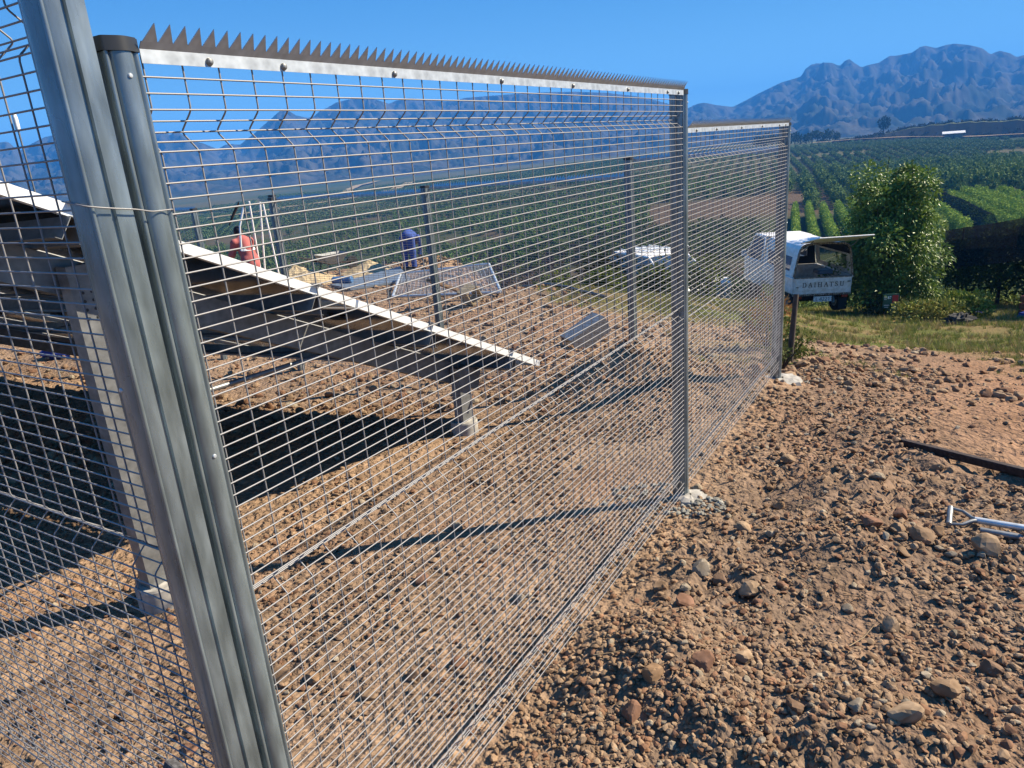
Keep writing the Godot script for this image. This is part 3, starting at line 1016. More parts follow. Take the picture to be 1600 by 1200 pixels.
func fences() -> void:
	var c1 := P2 - D1 * 2.764                                    # the near end of the long panel
	var long1 := frame(D1, Vector3(c1.x, 0, c1.z))
	fence_post("black capped steel post tied beside the tall corner post", long1 * Transform3D(Basis.IDENTITY, Vector3(0, 0, -0.001)), -0.3, 2.066)
	var long2 := frame(D1, Vector3(P2.x, 0, P2.z))
	fence_post("slim steel fence post in a pale concrete footing between the two outer panels", long2, -0.3, 2.055)
	var end3 := frame(D1, Vector3(P3.x, 0, P3.z))
	fence_post("farthest outer fence post, at the corner next to the white pickup", end3, -0.4, 1.885)
	# bolts measured along the near panel
	fence_panel("large galvanised mesh panel with spiked top strip between the corner posts and the middle post", "outer mesh panels", long1, 2.764, 2.012, 0.0, [0.161, 0.332, 0.668, 1.142, 1.596, 2.071, 2.517, 2.660], true)
	fence_panel("farther mesh panel stepped down behind the middle post, ending by the white pickup", "outer mesh panels", long2, 2.345, 1.845, 0.02, [0.16, 0.5, 1.0, 1.5, 2.0, 2.2], true)
	# the side that turns away to the left
	var ca := P2 - D1 * 2.873 - NN * 0.011
	var left_len := 2.5
	var la := frame(NN, Vector3(ca.x, 0, ca.z) - NN * left_len)
	var lb := frame(NN, Vector3(ca.x, 0, ca.z))
	fence_post("tall grey steel corner post, widest in the picture, running out of the top", lb, -0.3, 2.235)
	fence_panel("near mesh panel in shade at the left edge, in front of the solar table", "", la, left_len, 2.165, 0.15, [], true)
	# wire that ties the two corner posts together
	var pts := []
	var loop := [[-0.030, -0.13], [-0.034, -0.075], [-0.0335, -0.01], [-0.022, 0.0185], [0.0, 0.0195], [0.022, 0.0185]]
	var q0 := lb.origin
	var y := 1.80
	var path := [q0 - D1 * 0.017 - NN * 0.031, q0 - D1 * 0.0205 + NN * 0.018, q0 - D1 * 0.012 + NN * 0.0325, q0 + D1 * 0.02 + NN * 0.036, q0 + D1 * 0.06 + NN * 0.037, c1 - D1 * 0.02 + NN * 0.0215, c1 + NN * 0.0192, c1 + D1 * 0.02 + NN * 0.0185, c1 + D1 * 0.031 + NN * 0.004]
	var ups := [0.028, 0.022, 0.018, 0.012, 0.006, 0.0, -0.001, -0.001, -0.003]
	for i in path.size():
		pts.append(Vector3(path[i].x, y + ups[i], path[i].z))
	var cv := Curve3D.new()
	for i in pts.size():
		var tn: Vector3 = (pts[mini(i + 1, pts.size() - 1)] - pts[maxi(i - 1, 0)]) / 6.0
		cv.add_point(pts[i], -tn, tn)
	cv.bake_interval = 0.004
	var m := MB.new()
	m.tube(Array(cv.get_baked_points()), 0.0012, 6)
	tag(put("tie_wire", m.mesh(M.wire_steel)), "thin wire tied round the two corner posts of the fence", "wire")
	# the far side of the plot, stepping down to the left
	var far := []
	var ks := [0.0, 1.25, 3.4, 5.62]
	var tops := [1.885, 1.72, 1.585, 1.545]
	var gr := "mesh panels along the far side of the plot"
	for i in range(1, 4):
		var p: Vector3 = Vector3(P3.x, 0, P3.z) - NN * ks[i]
		var gy := ground_y(p.x, p.z)
		fence_post(["", "brown shaded fence post seen through the mesh in front of the scrub", "slim grey fence post rising behind the low end of the solar table", "right-hand one of two grey gate posts behind the pickaxe worker"][i], frame(-NN, p), gy - 0.3, tops[i], "")
		var l: float = ks[i] - ks[i - 1]
		fence_panel(["", "short far mesh panel behind the end of the outer fence", "middle far mesh panel with spiked top behind the lying mesh frame", "lowest far mesh panel with spiked top in front of the sand heaps"][i], gr, frame(-NN, Vector3(P3.x, 0, P3.z) - NN * ks[i - 1]), l, tops[i] - 0.055, gy + 0.06, [], false)
	var p4: Vector3 = Vector3(P3.x, 0, P3.z) - NN * 5.72 + D1 * 0.09
	fence_post("left-hand one of two grey gate posts behind the pickaxe worker", frame(D1, p4), ground_y(p4.x, p4.z) - 0.3, 1.57)
	var p5: Vector3 = Vector3(P3.x, 0, P3.z) - NN * 7.22 + D1 * 0.1
	fence_post("far fence post standing alone left of the pickaxe worker", frame(-NN, p5), ground_y(p5.x, p5.z) - 0.3, 1.46)
	fence_panel("far mesh panel left of the worker, mostly behind the corner posts", gr, frame(-NN, p5), 2.2, 1.41, -0.45, [], false)
	concrete_pad("pale concrete spilled round the foot of the middle fence post", Vector3(0.93, ground_y(0.93, -3.58) - 0.01, -3.58), 0.10, 3)
	concrete_pad("pale concrete round the foot of the farthest outer fence post", Vector3(2.2, ground_y(2.2, -5.57) - 0.01, -5.57), 0.16, 4)
	m = MB.new()

# ------------------------------------------------------------------ solar table
func solar_table() -> void:
	var low := Vector3(0.235, 0.255, -5.50)
	var sl := deg_to_rad(25.0)
	var us := (-D1 * cos(sl) + UPV * sin(sl)).normalized()       # up the slope
	var rd := (-NN + Vector3(0, -0.045, 0)).normalized()         # along the row, away to the left
	var nn := us.cross(rd).normalized()
	if nn.y < 0:
		nn = -nn
	rd = nn.cross(us).normalized() if nn.cross(us).dot(-NN) > 0 else us.cross(nn).normalized()
	var t := thing("solar_table", "tilted table of dark solar panels with white edges on steel posts inside the fence", "solar panels", Transform3D(Basis.IDENTITY, Vector3(-1.8, -0.05, -2.96)))
	var inv := t.transform.affine_inverse()
	var bs := Basis(rd, nn, us)
	if bs.determinant() < 0:
		bs = Basis(-rd, nn, us)
	var pl := func(r: float, u: float, h: float) -> Vector3:
		return inv * (low + rd * r + us * u + nn * h)
	var mw := 1.06
	var ml := 2.1
	var fr := 0.045
	# one module in its own axes: x along the row, z up the slope, top at 0
	var g := MB.new()
	g.box(Vector3(0, -0.006, 0), Vector3(mw - 0.02, 0.006, ml - 0.02))
	var gm := g.mesh(M.panel_back)
	var f := MB.new()
	for s in [-1.0, 1.0]:
		f.box(Vector3(s * (mw / 2 - 0.002), -fr / 2, 0), Vector3(0.004, fr, ml))
		f.box(Vector3(s * (mw / 2 - 0.016), -fr + 0.001, 0), Vector3(0.024, 0.002, ml - 0.004))
		f.box(Vector3(0, -fr / 2, s * (ml / 2 - 0.002)), Vector3(mw - 0.008, fr, 0.004))
		f.box(Vector3(0, -fr + 0.001, s * (ml / 2 - 0.016)), Vector3(mw - 0.056, 0.002, 0.024))
	var fm := f.mesh(M.aluminium)
	var jb := MB.new()
	jb.box(Vector3.ZERO, Vector3(0.11, 0.02, 0.07), Basis.IDENTITY, 0.004)
	var jm := jb.mesh(M.black_plastic)
	for j in 2:
		for i in 9:
			var at: Vector3 = pl.call(mw / 2 + i * (mw + 0.02), ml / 2 + j * (ml + 0.02), 0.0)
			var p := put("solar_panel", gm, t, Transform3D(bs, at))
			put("panel_frame", fm, p)
			put("junction_box", jm, p, Transform3D(Basis.IDENTITY, Vector3(0, -0.021, ml * 0.32)))
	# hat purlins along the row
	var hat := PackedVector2Array([Vector2(-0.055, -0.095), Vector2(-0.030, -0.095), Vector2(-0.014, -0.006), Vector2(0.014, -0.006), Vector2(0.030, -0.095), Vector2(0.055, -0.095), Vector2(0.055, -0.0925), Vector2(0.0325, -0.0925), Vector2(0.0165, -0.0025), Vector2(-0.0165, -0.0025), Vector2(-0.0325, -0.0925), Vector2(-0.055, -0.0925)])
	var cl := MB.new()
	cl.box(Vector3(0, 0.004, 0), Vector3(0.05, 0.006, 0.05), Basis.IDENTITY, 0.002)
	cl.box(Vector3(-0.022, -0.022, 0), Vector3(0.006, 0.052, 0.05))
	var cm := cl.mesh(M.galvanised)
	for u in [0.44, 1.44, 2.42, 3.62]:
		var m := MB.new()
		# outline in (slope, normal) swept along the row
		m.extrude(hat, -0.03, 9.75, Transform3D(Basis(us, rd, nn), inv * (low - nn * fr + us * u)), true, 0.9)
		put("purlin", m.mesh(M.galvanised), t)
		put("clamp", cm, t, Transform3D(bs, pl.call(-0.006, u, 0.0)))
	# rafters down the slope, with their posts and braces
	var chan := PackedVector2Array([Vector2(-0.03, -0.075), Vector2(0.03, -0.075), Vector2(0.03, -0.055), Vector2(0.026, -0.055), Vector2(0.026, -0.071), Vector2(-0.026, -0.071), Vector2(-0.026, 0.071), Vector2(0.026, 0.071), Vector2(0.026, 0.055), Vector2(0.03, 0.055), Vector2(0.03, 0.075), Vector2(-0.03, 0.075)])
	var col := PackedVector2Array([Vector2(-0.06, -0.04), Vector2(0.06, -0.04), Vector2(0.06, 0.035), Vector2(0.045, 0.035), Vector2(0.045, 0.031), Vector2(0.056, 0.031), Vector2(0.056, -0.036), Vector2(0.006, -0.036), Vector2(0.0, -0.024), Vector2(-0.006, -0.036), Vector2(-0.056, -0.036), Vector2(-0.056, 0.031), Vector2(-0.045, 0.031), Vector2(-0.045, 0.035), Vector2(-0.06, 0.035)])
	for r in [0.34, 4.95, 9.4]:
		var m := MB.new()
		m.extrude(chan, 0.36, 4.0, Transform3D(Basis(rd, us, nn), inv * (low + rd * r - nn * (fr + 0.095 + 0.078))), true, 0.9)
		put("rafter", m.mesh(M.galvanised), t)
		for e in [0, 1]:
			var along: float = [0.70, 3.42][e]
			var top: Vector3 = low + rd * r + us * along - nn * (fr + 0.095 + 0.078) + NN * 0.075
			var gy := ground_y(top.x, top.z)
			m = MB.new()
			# the C opens along the slope; its web faces the fence
			m.extrude(col, gy - 0.2 - inv.origin.y * 0.0, top.y + 0.06, Transform3D(Basis(D1, UPV, -NN), inv * Vector3(top.x, 0, top.z)), true, 0.9)
			var p := put("post", m.mesh(M.galvanised), t)
			var hole := MB.new()
			hole.lathe([Vector2(0.007, 0.0), Vector2(0.006, 0.002), Vector2(0, 0.002)], 8, Transform3D(Basis(Vector3(1, 0, 0), PI / 2), Vector3.ZERO))
			if e == 1 and r < 1.0:
				var hm := hole.mesh(M.black_plastic)
				for k in 4:
					for s in [-0.018, 0.018]:
						var hp: Vector3 = top + D1 * s + NN * 0.0405 + UPV * (-0.05 - 0.035 * k)
						put("bolt_hole", hm, p, Transform3D(Basis(D1, UPV, NN), inv * hp))
			m = MB.new()
			m.lathe([Vector2(0.10, -0.15), Vector2(0.10, 0.075), Vector2(0.095, 0.085), Vector2(0, 0.085)], 28)
			put("footing", m.mesh(M.concrete), t, Transform3D(Basis.IDENTITY, inv * Vector3(top.x, gy + 0.02, top.z)))
		# tie from the rear post up to the rafter
		var b0: Vector3 = low + rd * r + us * 3.42 - nn * 0.3 - UPV * 0.55
		var b1: Vector3 = low + rd * r + us * 1.9 - nn * 0.26
		m = MB.new()
		m.tube([inv * b0, inv * b1], 0.014, 8)
		put("brace", m.mesh(M.galvanised), t)
	# cable and its tray below the modules
	for k in 3:
		var m := MB.new()
		var u: float = [2.05, 3.0, 1.2][k]
		var pt := []
		for i in 30:
			pt.append(pl.call(0.9 + i * 0.3, u + 0.06 * sin(i * 1.3 + k), -0.19 - 0.03 * sin(i * 0.9 + k * 2.0)))
		m.tube(pt, 0.008, 6)
		put("cable", m.mesh(M.black_plastic), t)
	# a weather mast clipped on behind
	var mast := thing("weather_mast", "thin white mast with a small white sensor standing behind the solar table", "mast", Transform3D(Basis.IDENTITY, Vector3(-3.37, ground_y(-3.37, -5.56), -5.56)))
	var m := MB.new()
	m.tube([Vector3.ZERO, Vector3(0, 2.52, 0)], 0.0065, 8)
	put("pole", m.mesh(M.galvanised), mast)
	m = MB.new()
	m.lathe([Vector2(0, 2.50), Vector2(0.014, 2.50), Vector2(0.017, 2.53), Vector2(0.017, 2.59), Vector2(0.012, 2.62), Vector2(0, 2.625)], 14)
	put("sensor", m.mesh(M.plate_white), mast)

# ------------------------------------------------------------------ plants
func leaf(m: MB, at: Vector3, dir: Vector3, up: Vector3, l: float, w: float) -> void:
	# a folded leaf of two halves
	var s := dir.cross(up).normalized() * w * 0.5
	var u := s.cross(dir).normalized()
	var tip := at + dir * l - u * l * 0.08
	var mid := at + dir * l * 0.45
	var a := mid + s + u * w * 0.12
	var b := mid - s + u * w * 0.12
	m.tri(at, a, tip)
	m.tri(at, tip, b)

func rand_dir() -> Vector3:
	var y := rng.randf_range(-1, 1)
	var a := rng.randf() * TAU
	var r := sqrt(1.0 - y * y)
	return Vector3(cos(a) * r, y, sin(a) * r)

func leaf_col(a: Vector3, b: Vector3) -> Color:
	var c := a.lerp(b, rng.randf())
	return Color(c.x, c.y, c.z)

func clump(sd: int, count: int, rad: Vector3, size: float, a: Vector3, b: Vector3, m: Material, solid := false) -> ArrayMesh:
	rng.seed = sd
	var g := MB.new()
	var lobes := []
	for k in 6:
		lobes.append([rand_dir() * 0.5, rng.randf_range(0.42, 0.62)])
	for k in count:
		var lb: Array = lobes[rng.randi() % 6]
		var d := rand_dir()
		var p: Vector3 = (lb[0] + d * lb[1] * pow(rng.randf(), 0.33)) * rad
		g.col = leaf_col(a, b)
		leaf(g, p, (d + rand_dir() * 0.9 + Vector3(0, 0.2, 0)).normalized(), rand_dir(), size * rng.randf_range(0.7, 1.3), size * 0.6)
	# the closed inside of the crown: lumps that let no light through
	g.col = leaf_col(a, a.lerp(b, 0.3))
	for lb in (lobes if solid else []):
		for i in 6:
			for j in 4:
				var q := []
				for e in [[i, j], [i, j + 1], [i + 1, j + 1], [i + 1, j]]:
					var t: float = TAU * e[0] / 6.0
					var f: float = PI * (e[1] / 4.0 - 0.5)
					q.append((lb[0] + Vector3(cos(t) * cos(f), sin(f), sin(t) * cos(f)) * lb[1] * 0.5) * rad)
				g.quad(q[0], q[1], q[2], q[3])
	return g.mesh(m)

func tree_big() -> void:
	rng.seed = 501
	var at := Vector3(8.85, 0, -16.6)
	at.y = ground_y(at.x, at.z) - 0.1
	var t := thing("fruit_tree", "big leafy fruit tree with glossy flecked leaves right of the pickup", "tree", Transform3D(Basis.IDENTITY, at))
	var m := MB.new()
	m.tube([Vector3.ZERO, Vector3(0.05, 0.7, 0), Vector3(-0.05, 1.6, 0.1), Vector3(0.05, 2.3, 0.0), Vector3(0.1, 2.9, 0)], [0.11, 0.09, 0.07, 0.04, 0.012], 9)
	put("trunk", m.mesh(M.bark), t)
	var heads := []
	for k in 26:
		var y := 0.35 + 2.75 * k / 26.0
		var a := k * 2.4
		var wide := 1.08 * sqrt(maxf(0.06, 1.0 - pow((y - 1.0) / (2.35 if y > 1.0 else 1.5), 2.0)))
		var r := wide * rng.randf_range(0.6, 1.08)
		var e := Vector3(cos(a) * r + 0.05, y + 0.2, sin(a) * r)
		m = MB.new()
		m.tube([Vector3(0, y * 0.75, 0), e * 0.55 + Vector3(0, 0.05, 0), e], [0.04, 0.025, 0.008], 6)
		put("limb", m.mesh(M.bark), t)
		heads.append([e, rng.randf_range(0.24, 0.5)])
		heads.append([e * 0.7 + Vector3(0, 0.15, 0), rng.randf_range(0.3, 0.5)])
	for k in 14:
		heads.append([Vector3(0.1 + rng.randf_range(-0.5, 0.5), 2.35 + k * 0.07, rng.randf_range(-0.45, 0.45)), 0.32 - k * 0.008])
	m = MB.new()
	for k in 30000:
		var h: Array = heads[rng.randi() % heads.size()]
		var d := rand_dir()
		var p: Vector3 = h[0] + d * h[1] * pow(rng.randf(), 0.45)
		if p.y < 0.15:
			continue
		m.col = leaf_col(Vector3(0.085, 0.15, 0.024), Vector3(0.18, 0.26, 0.045))
		leaf(m, p, (d + Vector3(0, -0.35, 0) + rand_dir() * 0.8).normalized(), (UPV + rand_dir() * 0.8).normalized(), rng.randf_range(0.07, 0.11), 0.05)
	# long shoots that stand out of the top
	for k in 9:
		var b := Vector3(0.25 + rng.randf_range(-0.5, 0.6), 2.9, rng.randf_range(-0.5, 0.5))
		var e := b + Vector3(rng.randf_range(-0.25, 0.3), rng.randf_range(0.3, 0.75), rng.randf_range(-0.2, 0.2))
		var s := MB.new()
		s.tube([b, e], [0.009, 0.004], 5)
		put("shoot", s.mesh(M.bark), t)
		for q in 18:
			m.col = leaf_col(Vector3(0.05, 0.10, 0.025), Vector3(0.10, 0.16, 0.04))
			leaf(m, b.lerp(e, q / 18.0), (rand_dir() + Vector3(0, 0.3, 0)).normalized(), rand_dir(), 0.09, 0.045)
	put("crown", m.mesh(M.gloss_leaf), t)

func hedge_row(called: String, label: String, group: String, a: Vector3, b: Vector3, h: float, w: float, c0: Vector3, c1: Vector3, per_m: float, size: float, sd: int, trunks := false, base_gap := 0.3, ramp := 1.0) -> Node3D:
	rng.seed = sd
	a.y = ground_y(a.x, a.z)
	b.y = ground_y(b.x, b.z)
	var t := thing(called, label, "orchard row", Transform3D(Basis.IDENTITY, a), group)
	var l := a.distance_to(b)
	var dir := (b - a).normalized()
	var side := dir.cross(UPV).normalized()
	var m := MB.new()
	for k in int(l * per_m):
		var s := rng.randf() * l
		var p := a + dir * s
		var gy := ground_y(p.x, p.z)
		var lump := 0.86 + 0.16 * nz.get_noise_2d(s * 1.1, sd * 7.0) + 0.12 * nz.get_noise_2d(s * 4.0, sd * 3.0)
		var y := pow(rng.randf(), 0.75)
		var half := w * 0.5 * lump * (0.55 + 0.45 * sin(PI * clampf(y * 0.8 + 0.25, 0.0, 1.0))) * sqrt(maxf(0.05, 1.0 - pow(y, 5.0)))
		var q := signf(rng.randf() - 0.5) * half * pow(rng.randf(), 0.3)
		p += side * q
		p.y = gy + base_gap + y * (h * lerpf(ramp, 1.0, clampf(s / l * 1.6, 0.0, 1.0)) - base_gap) * lump
		var endf := minf(s, l - s)
		if endf < 0.6 and rng.randf() > endf / 0.6 + 0.3:
			continue
		m.col = leaf_col(c0, c1)
		leaf(m, p - a, (side * signf(q) * 0.7 + rand_dir()).normalized(), (UPV + rand_dir()).normalized(), size * rng.randf_range(0.7, 1.4), size * 0.55)
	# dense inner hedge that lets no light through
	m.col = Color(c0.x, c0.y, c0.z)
	var ns := int(l / 0.7)
	var P := func(i: int, k: int) -> Vector3:
		var s := 1.8 + (l - 3.6) * i / ns
		var p := a + dir * s
		var lump := 0.86 + 0.16 * nz.get_noise_2d(s * 1.1, sd * 7.0) + 0.12 * nz.get_noise_2d(s * 4.0, sd * 3.0)
		var hh := h * lerpf(ramp, 1.0, clampf(s / l * 1.6, 0.0, 1.0)) * lump
		var o: Vector2 = [Vector2(-0.12, 0.2), Vector2(-0.23, 0.45), Vector2(-0.16, 0.66), Vector2(0, 0.74), Vector2(0.16, 0.66), Vector2(0.23, 0.45), Vector2(0.12, 0.2)][k]
		var tap := clampf(minf(s, l - s) / 1.6 - 0.1, 0.02, 1.0)
		return p - a + side * o.x * w * lump * tap + Vector3(0, ground_y(p.x, p.z) - p.y + maxf(base_gap, lerpf(0.45, o.y, tap) * hh), 0)
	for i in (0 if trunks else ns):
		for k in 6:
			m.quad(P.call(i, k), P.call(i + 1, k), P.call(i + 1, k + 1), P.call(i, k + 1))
	put("foliage", m.mesh(M.matt_leaf), t)
	if trunks:
		for k in int(l / 0.9):
			var p := a + dir * (0.4 + k * 0.9)
			var s := MB.new()
			var g := ground_y(p.x, p.z) - a.y
			s.tube([Vector3(0, -0.1, 0), Vector3(rng.randf_range(-0.04, 0.04), base_gap + 0.3, 0), Vector3(0, h * 0.7, 0)], [0.05, 0.042, 0.02], 7)
			put("trunk", s.mesh(M.bark), t, Transform3D(Basis.IDENTITY, Vector3(p.x - a.x, g, p.z - a.z)))
	return t

func net_cover(t: Node3D, a: Vector3, b: Vector3, h: float, w: float, drop: float, ramp := 1.0) -> void:
	# shade net hung over a row: its ridge, and a side that falls part of the way
	var l := a.distance_to(b)
	var dir := (b - a).normalized()
	var side := dir.cross(UPV).normalized()
	var m := MB.new()
	var n := int(l / 0.5)
	var pr := func(i: int, k: int) -> Vector3:
		var s := l * i / n
		var p := a + dir * s
		var g := ground_y(p.x, p.z) - ground_y(a.x, a.z)
		var f := (k - 4) / 4.0
		var sag := 0.10 * nz.get_noise_2d(s * 2.2, f * 2.0 + h * 9.0)
		var q := side * (f * w * 0.62 + sag) * (0.75 + 0.25 * absf(f))
		return Vector3(p.x - a.x, g + h * lerpf(ramp, 1.0, clampf(s / l * 1.6, 0.0, 1.0)) + 0.05 - pow(absf(f), 1.8) * drop + sag, p.z - a.z) + q
	for i in n:
		for k in 8:
			m.quad(pr.call(i, k), pr.call(i + 1, k), pr.call(i + 1, k + 1), pr.call(i, k + 1))
	put("shade_net", m.mesh(M.net), t)

func bush(label: String, at: Vector3, size: Vector3, c0: Vector3, c1: Vector3, count: int, ls: float, sd: int, group := "") -> void:
	rng.seed = sd
	at.y = ground_y(at.x, at.z)
	var t := thing("shrub", label, "shrub", Transform3D(Basis.IDENTITY, at), group)
	var s := MB.new()
	for k in 6:
		var a := rng.randf() * TAU
		s.tube([Vector3.ZERO, Vector3(cos(a) * size.x * 0.3, size.y * 0.45, sin(a) * size.z * 0.3), Vector3(cos(a) * size.x * 0.6, size.y * 0.85, sin(a) * size.z * 0.6)], [0.012, 0.008, 0.003], 5)
	put("stems", s.mesh(M.bark), t)
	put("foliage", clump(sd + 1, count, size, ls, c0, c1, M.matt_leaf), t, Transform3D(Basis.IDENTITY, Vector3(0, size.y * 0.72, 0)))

func plants() -> void:
	var young := Vector3(0.14, 0.24, 0.028)
	var olive := Vector3(0.28, 0.36, 0.055)
	var deep := Vector3(0.03, 0.055, 0.018)
	tree_big()
	# one block of parallel rows on the far side of the dip, seen behind the pickup and right of the tree
	var along := Vector3(0.3665, 0, -0.9304)
	var across := Vector3(0.9304, 0, 0.3665)
	var names := ["row nearest the far fence post, left of the pickup's roof", "narrow row rising behind the middle of the pickup's canopy", "row behind the raised hatch, beside the big tree", "row mostly hidden behind the left half of the tree", "row hidden behind the middle of the tree", "row behind the right half of the tree", "first row showing right of the big tree", "second row showing right of the big tree", "third row right of the big tree, before the netted one", "", "row just right of the far netted row", "second row right of the far netted row", "third row right of the far netted row", "row cut by the right picture edge"]
	for k in 14:
		var a: Vector3 = Vector3(33.2, 0, -81.6) + across * (1.98 * k) + along * (0.9 * sin(k * 2.3) - 0.45 * k)
		var b := a + along * (37.0 + 1.5 * sin(k * 1.7))
		if k == 9:
			var cn := hedge_row("netted_row", "far orchard row under dark shade net among the green rows", "rows on the far side of the dip", a, b, 2.7, 1.3, deep, young, 90, 0.28, 613)
			net_cover(cn, a, b, 2.7, 1.7, 1.9)
			continue
		var pale := k == 6 or k == 7
		hedge_row("orchard_row", "green orchard " + names[k], "rows on the far side of the dip", a, b, 2.75 + 0.25 * sin(k * 3.1), 1.02, olive if pale else young, Vector3(0.26, 0.30, 0.06) if pale else olive, 130, 0.26, 600 + k)
	# the near netted row in shade
	var na := Vector3(11.35, 0, -18.5)
	var nb := Vector3(18.0, 0, -13.6)
	var nr := hedge_row("netted_row", "near dark orchard row under a drooping black net, trunks showing below", "", na, nb, 2.75, 2.2, deep, Vector3(0.06, 0.10, 0.028), 2600, 0.13, 621, true, 0.42, 0.74)
	net_cover(nr, na, nb, 2.6, 1.9, 0.85, 0.72)
	na = Vector3(12.4, 0, -15.2)
	nb = Vector3(16.0, 0, -8.4)
	nr = hedge_row("netted_row", "nearest netted orchard row, past the right picture edge, shading the verge", "", na, nb, 3.2, 2.4, deep, Vector3(0.06, 0.10, 0.028), 1500, 0.13, 622, true, 0.4)
	net_cover(nr, na, nb, 3.2, 2.2, 1.2)
	# bushes beyond the far fence and round the stake
	bush("green and dry shrub round the leaning wooden stake by the fence", Vector3(2.72, 0, -6.75), Vector3(0.24, 0.30, 0.24), Vector3(0.06, 0.09, 0.02), Vector3(0.13, 0.15, 0.04), 900, 0.035, 631)
	bush("low grey green shrub at the foot of the stake, nearer the fence post", Vector3(2.45, 0, -6.2), Vector3(0.18, 0.2, 0.16), Vector3(0.07, 0.10, 0.03), Vector3(0.16, 0.16, 0.06), 500, 0.03, 632)
	bush("tawny dry shrub standing behind the leaning stake", Vector3(3.0, 0, -8.1), Vector3(0.3, 0.42, 0.25), Vector3(0.25, 0.14, 0.05), Vector3(0.34, 0.2, 0.08), 700, 0.05, 633)
	var bg := "scrub beyond the far fence"
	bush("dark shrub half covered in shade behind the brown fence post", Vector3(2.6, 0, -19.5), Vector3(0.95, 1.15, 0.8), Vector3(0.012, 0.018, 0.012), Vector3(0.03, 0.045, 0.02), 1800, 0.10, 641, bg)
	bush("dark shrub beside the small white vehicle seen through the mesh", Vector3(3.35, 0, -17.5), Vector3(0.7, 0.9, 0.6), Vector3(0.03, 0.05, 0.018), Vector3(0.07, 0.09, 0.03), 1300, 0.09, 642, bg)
	for k in 9:
		var px: float = [4.1, 4.9, 3.0, 2.2, 1.3, 4.4, 5.6, 3.9, 1.9][k]
		var pz: float = [-14.5, -17.5, -14.2, -15.8, -16.5, -19.0, -21.5, -22.5, -13.8][k]
		var s: float = [0.55, 0.9, 0.35, 0.5, 0.5, 0.9, 1.2, 1.1, 0.3][k]
		var which: String = ["left of the pickup's nose", "just left of the pickup's cab", "lowest in front of the white car", "below the brown far post", "leftmost by the yellow bucket", "behind the pickup, high", "large, far behind the pickup", "largest behind the white car", "tiny at the edge of the plot"][k]
		bush("loose green shrub beyond the far fence, " + which, Vector3(px, 0, pz), Vector3(s, s * 1.1, s * 0.9), Vector3(0.05, 0.085, 0.02), Vector3(0.15, 0.18, 0.04), 900, 0.09, 650 + k, bg)
	# weeds right of the tree and under the sign
	bush("tall bright weeds below the big tree, right of the green sign", Vector3(9.6, 0, -14.6), Vector3(0.7, 0.38, 0.5), Vector3(0.09, 0.15, 0.02), Vector3(0.24, 0.26, 0.06), 1500, 0.09, 671)
	bush("yellow green weeds between the sign and the track verge", Vector3(8.3, 0, -13.9), Vector3(0.8, 0.3, 0.4), Vector3(0.13, 0.17, 0.03), Vector3(0.28, 0.25, 0.08), 1200, 0.08, 672)
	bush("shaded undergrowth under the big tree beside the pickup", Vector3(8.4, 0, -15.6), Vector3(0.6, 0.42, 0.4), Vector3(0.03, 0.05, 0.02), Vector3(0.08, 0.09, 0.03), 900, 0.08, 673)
	# grass
	rng.seed = 700
	var gm := MB.new()
	for k in 14:
		var a := rng.randf() * TAU
		var p := Vector3(cos(a), 0, sin(a)) * rng.randf() * 0.05
		var d := Vector3(rng.randf_range(-0.5, 0.5), 1, rng.randf_range(-0.5, 0.5)).normalized()
		var hh := rng.randf_range(0.04, 0.11)
		var s := Vector3(cos(a + 1.0), 0, sin(a + 1.0)) * 0.004
		var b := p + d * hh + Vector3(cos(a), 0, sin(a)) * hh * 0.3
		gm.tri(p - s, p + s, b)
	var tuft := gm.mesh(M.matt_leaf)
	var xf := []
	var co := []
	var k2 := 0
	while xf.size() < 14000 and k2 < 80000:
		k2 += 1
		var d := 5.5 + 18.0 * pow(rng.randf(), 1.3)
		var a := rng.randf_range(-0.1, 0.78)
		var x := sin(a) * d
		var z := -cos(a) * d
		var g := grass_at(x, z)
		if rng.randf() > g * (0.42 + 1.7 * nz.get_noise_2d(x * 1.6, z * 1.6) + 0.5 * nz.get_noise_2d(x * 5.0, z * 5.0)):
			continue
		var s := rng.randf_range(0.35, 1.1) * (0.5 + 0.05 * d)
		xf.append(Transform3D(Basis(UPV, rng.randf() * TAU) * Basis.from_scale(Vector3(s, s, s)), Vector3(x, ground_y(x, z) - 0.004, z)))
		co.append(leaf_col(Vector3(0.12, 0.17, 0.03), Vector3(0.26, 0.26, 0.07)) if rng.randf() < 0.65 else leaf_col(Vector3(0.30, 0.22, 0.10), Vector3(0.36, 0.28, 0.14)))
	scatter("grass", tuft, xf, co, "short patchy green and straw coloured grass along the track verge", "grass")
	# scrub over the slope below the plot
	var shr := [clump(801, 110, Vector3(0.9, 0.7, 0.9), 0.30, Vector3(0.5, 0.5, 0.5), Vector3(1, 1, 1), M.matt_leaf), clump(802, 110, Vector3(0.8, 0.9, 0.8), 0.28, Vector3(0.5, 0.5, 0.5), Vector3(1, 1, 1), M.matt_leaf)]
	var sx := [[], []]
	var sc := [[], []]
	for k in 3800:
		var d := 21.0 + 100.0 * pow(rng.randf(), 0.75)
		var a := rng.randf_range(-0.75, 0.34)
		var x := sin(a) * d
		var z := -cos(a) * d
		var n1 := nzf.get_noise_2d(x * 1.2, z * 1.2)
		if n1 > 0.2 and rng.randf() < 0.7:
			continue
		var j := rng.randi() % 2
		var s := rng.randf_range(0.35, 1.1) * (0.7 + d * 0.006)
		sx[j].append(Transform3D(turned(Vector3(s, s * rng.randf_range(0.7, 1.2), s), 0.15), Vector3(x, ground_y(x, z) + 0.35 * s, z)))
		var c := leaf_col(Vector3(0.07, 0.11, 0.028), Vector3(0.16, 0.20, 0.045))
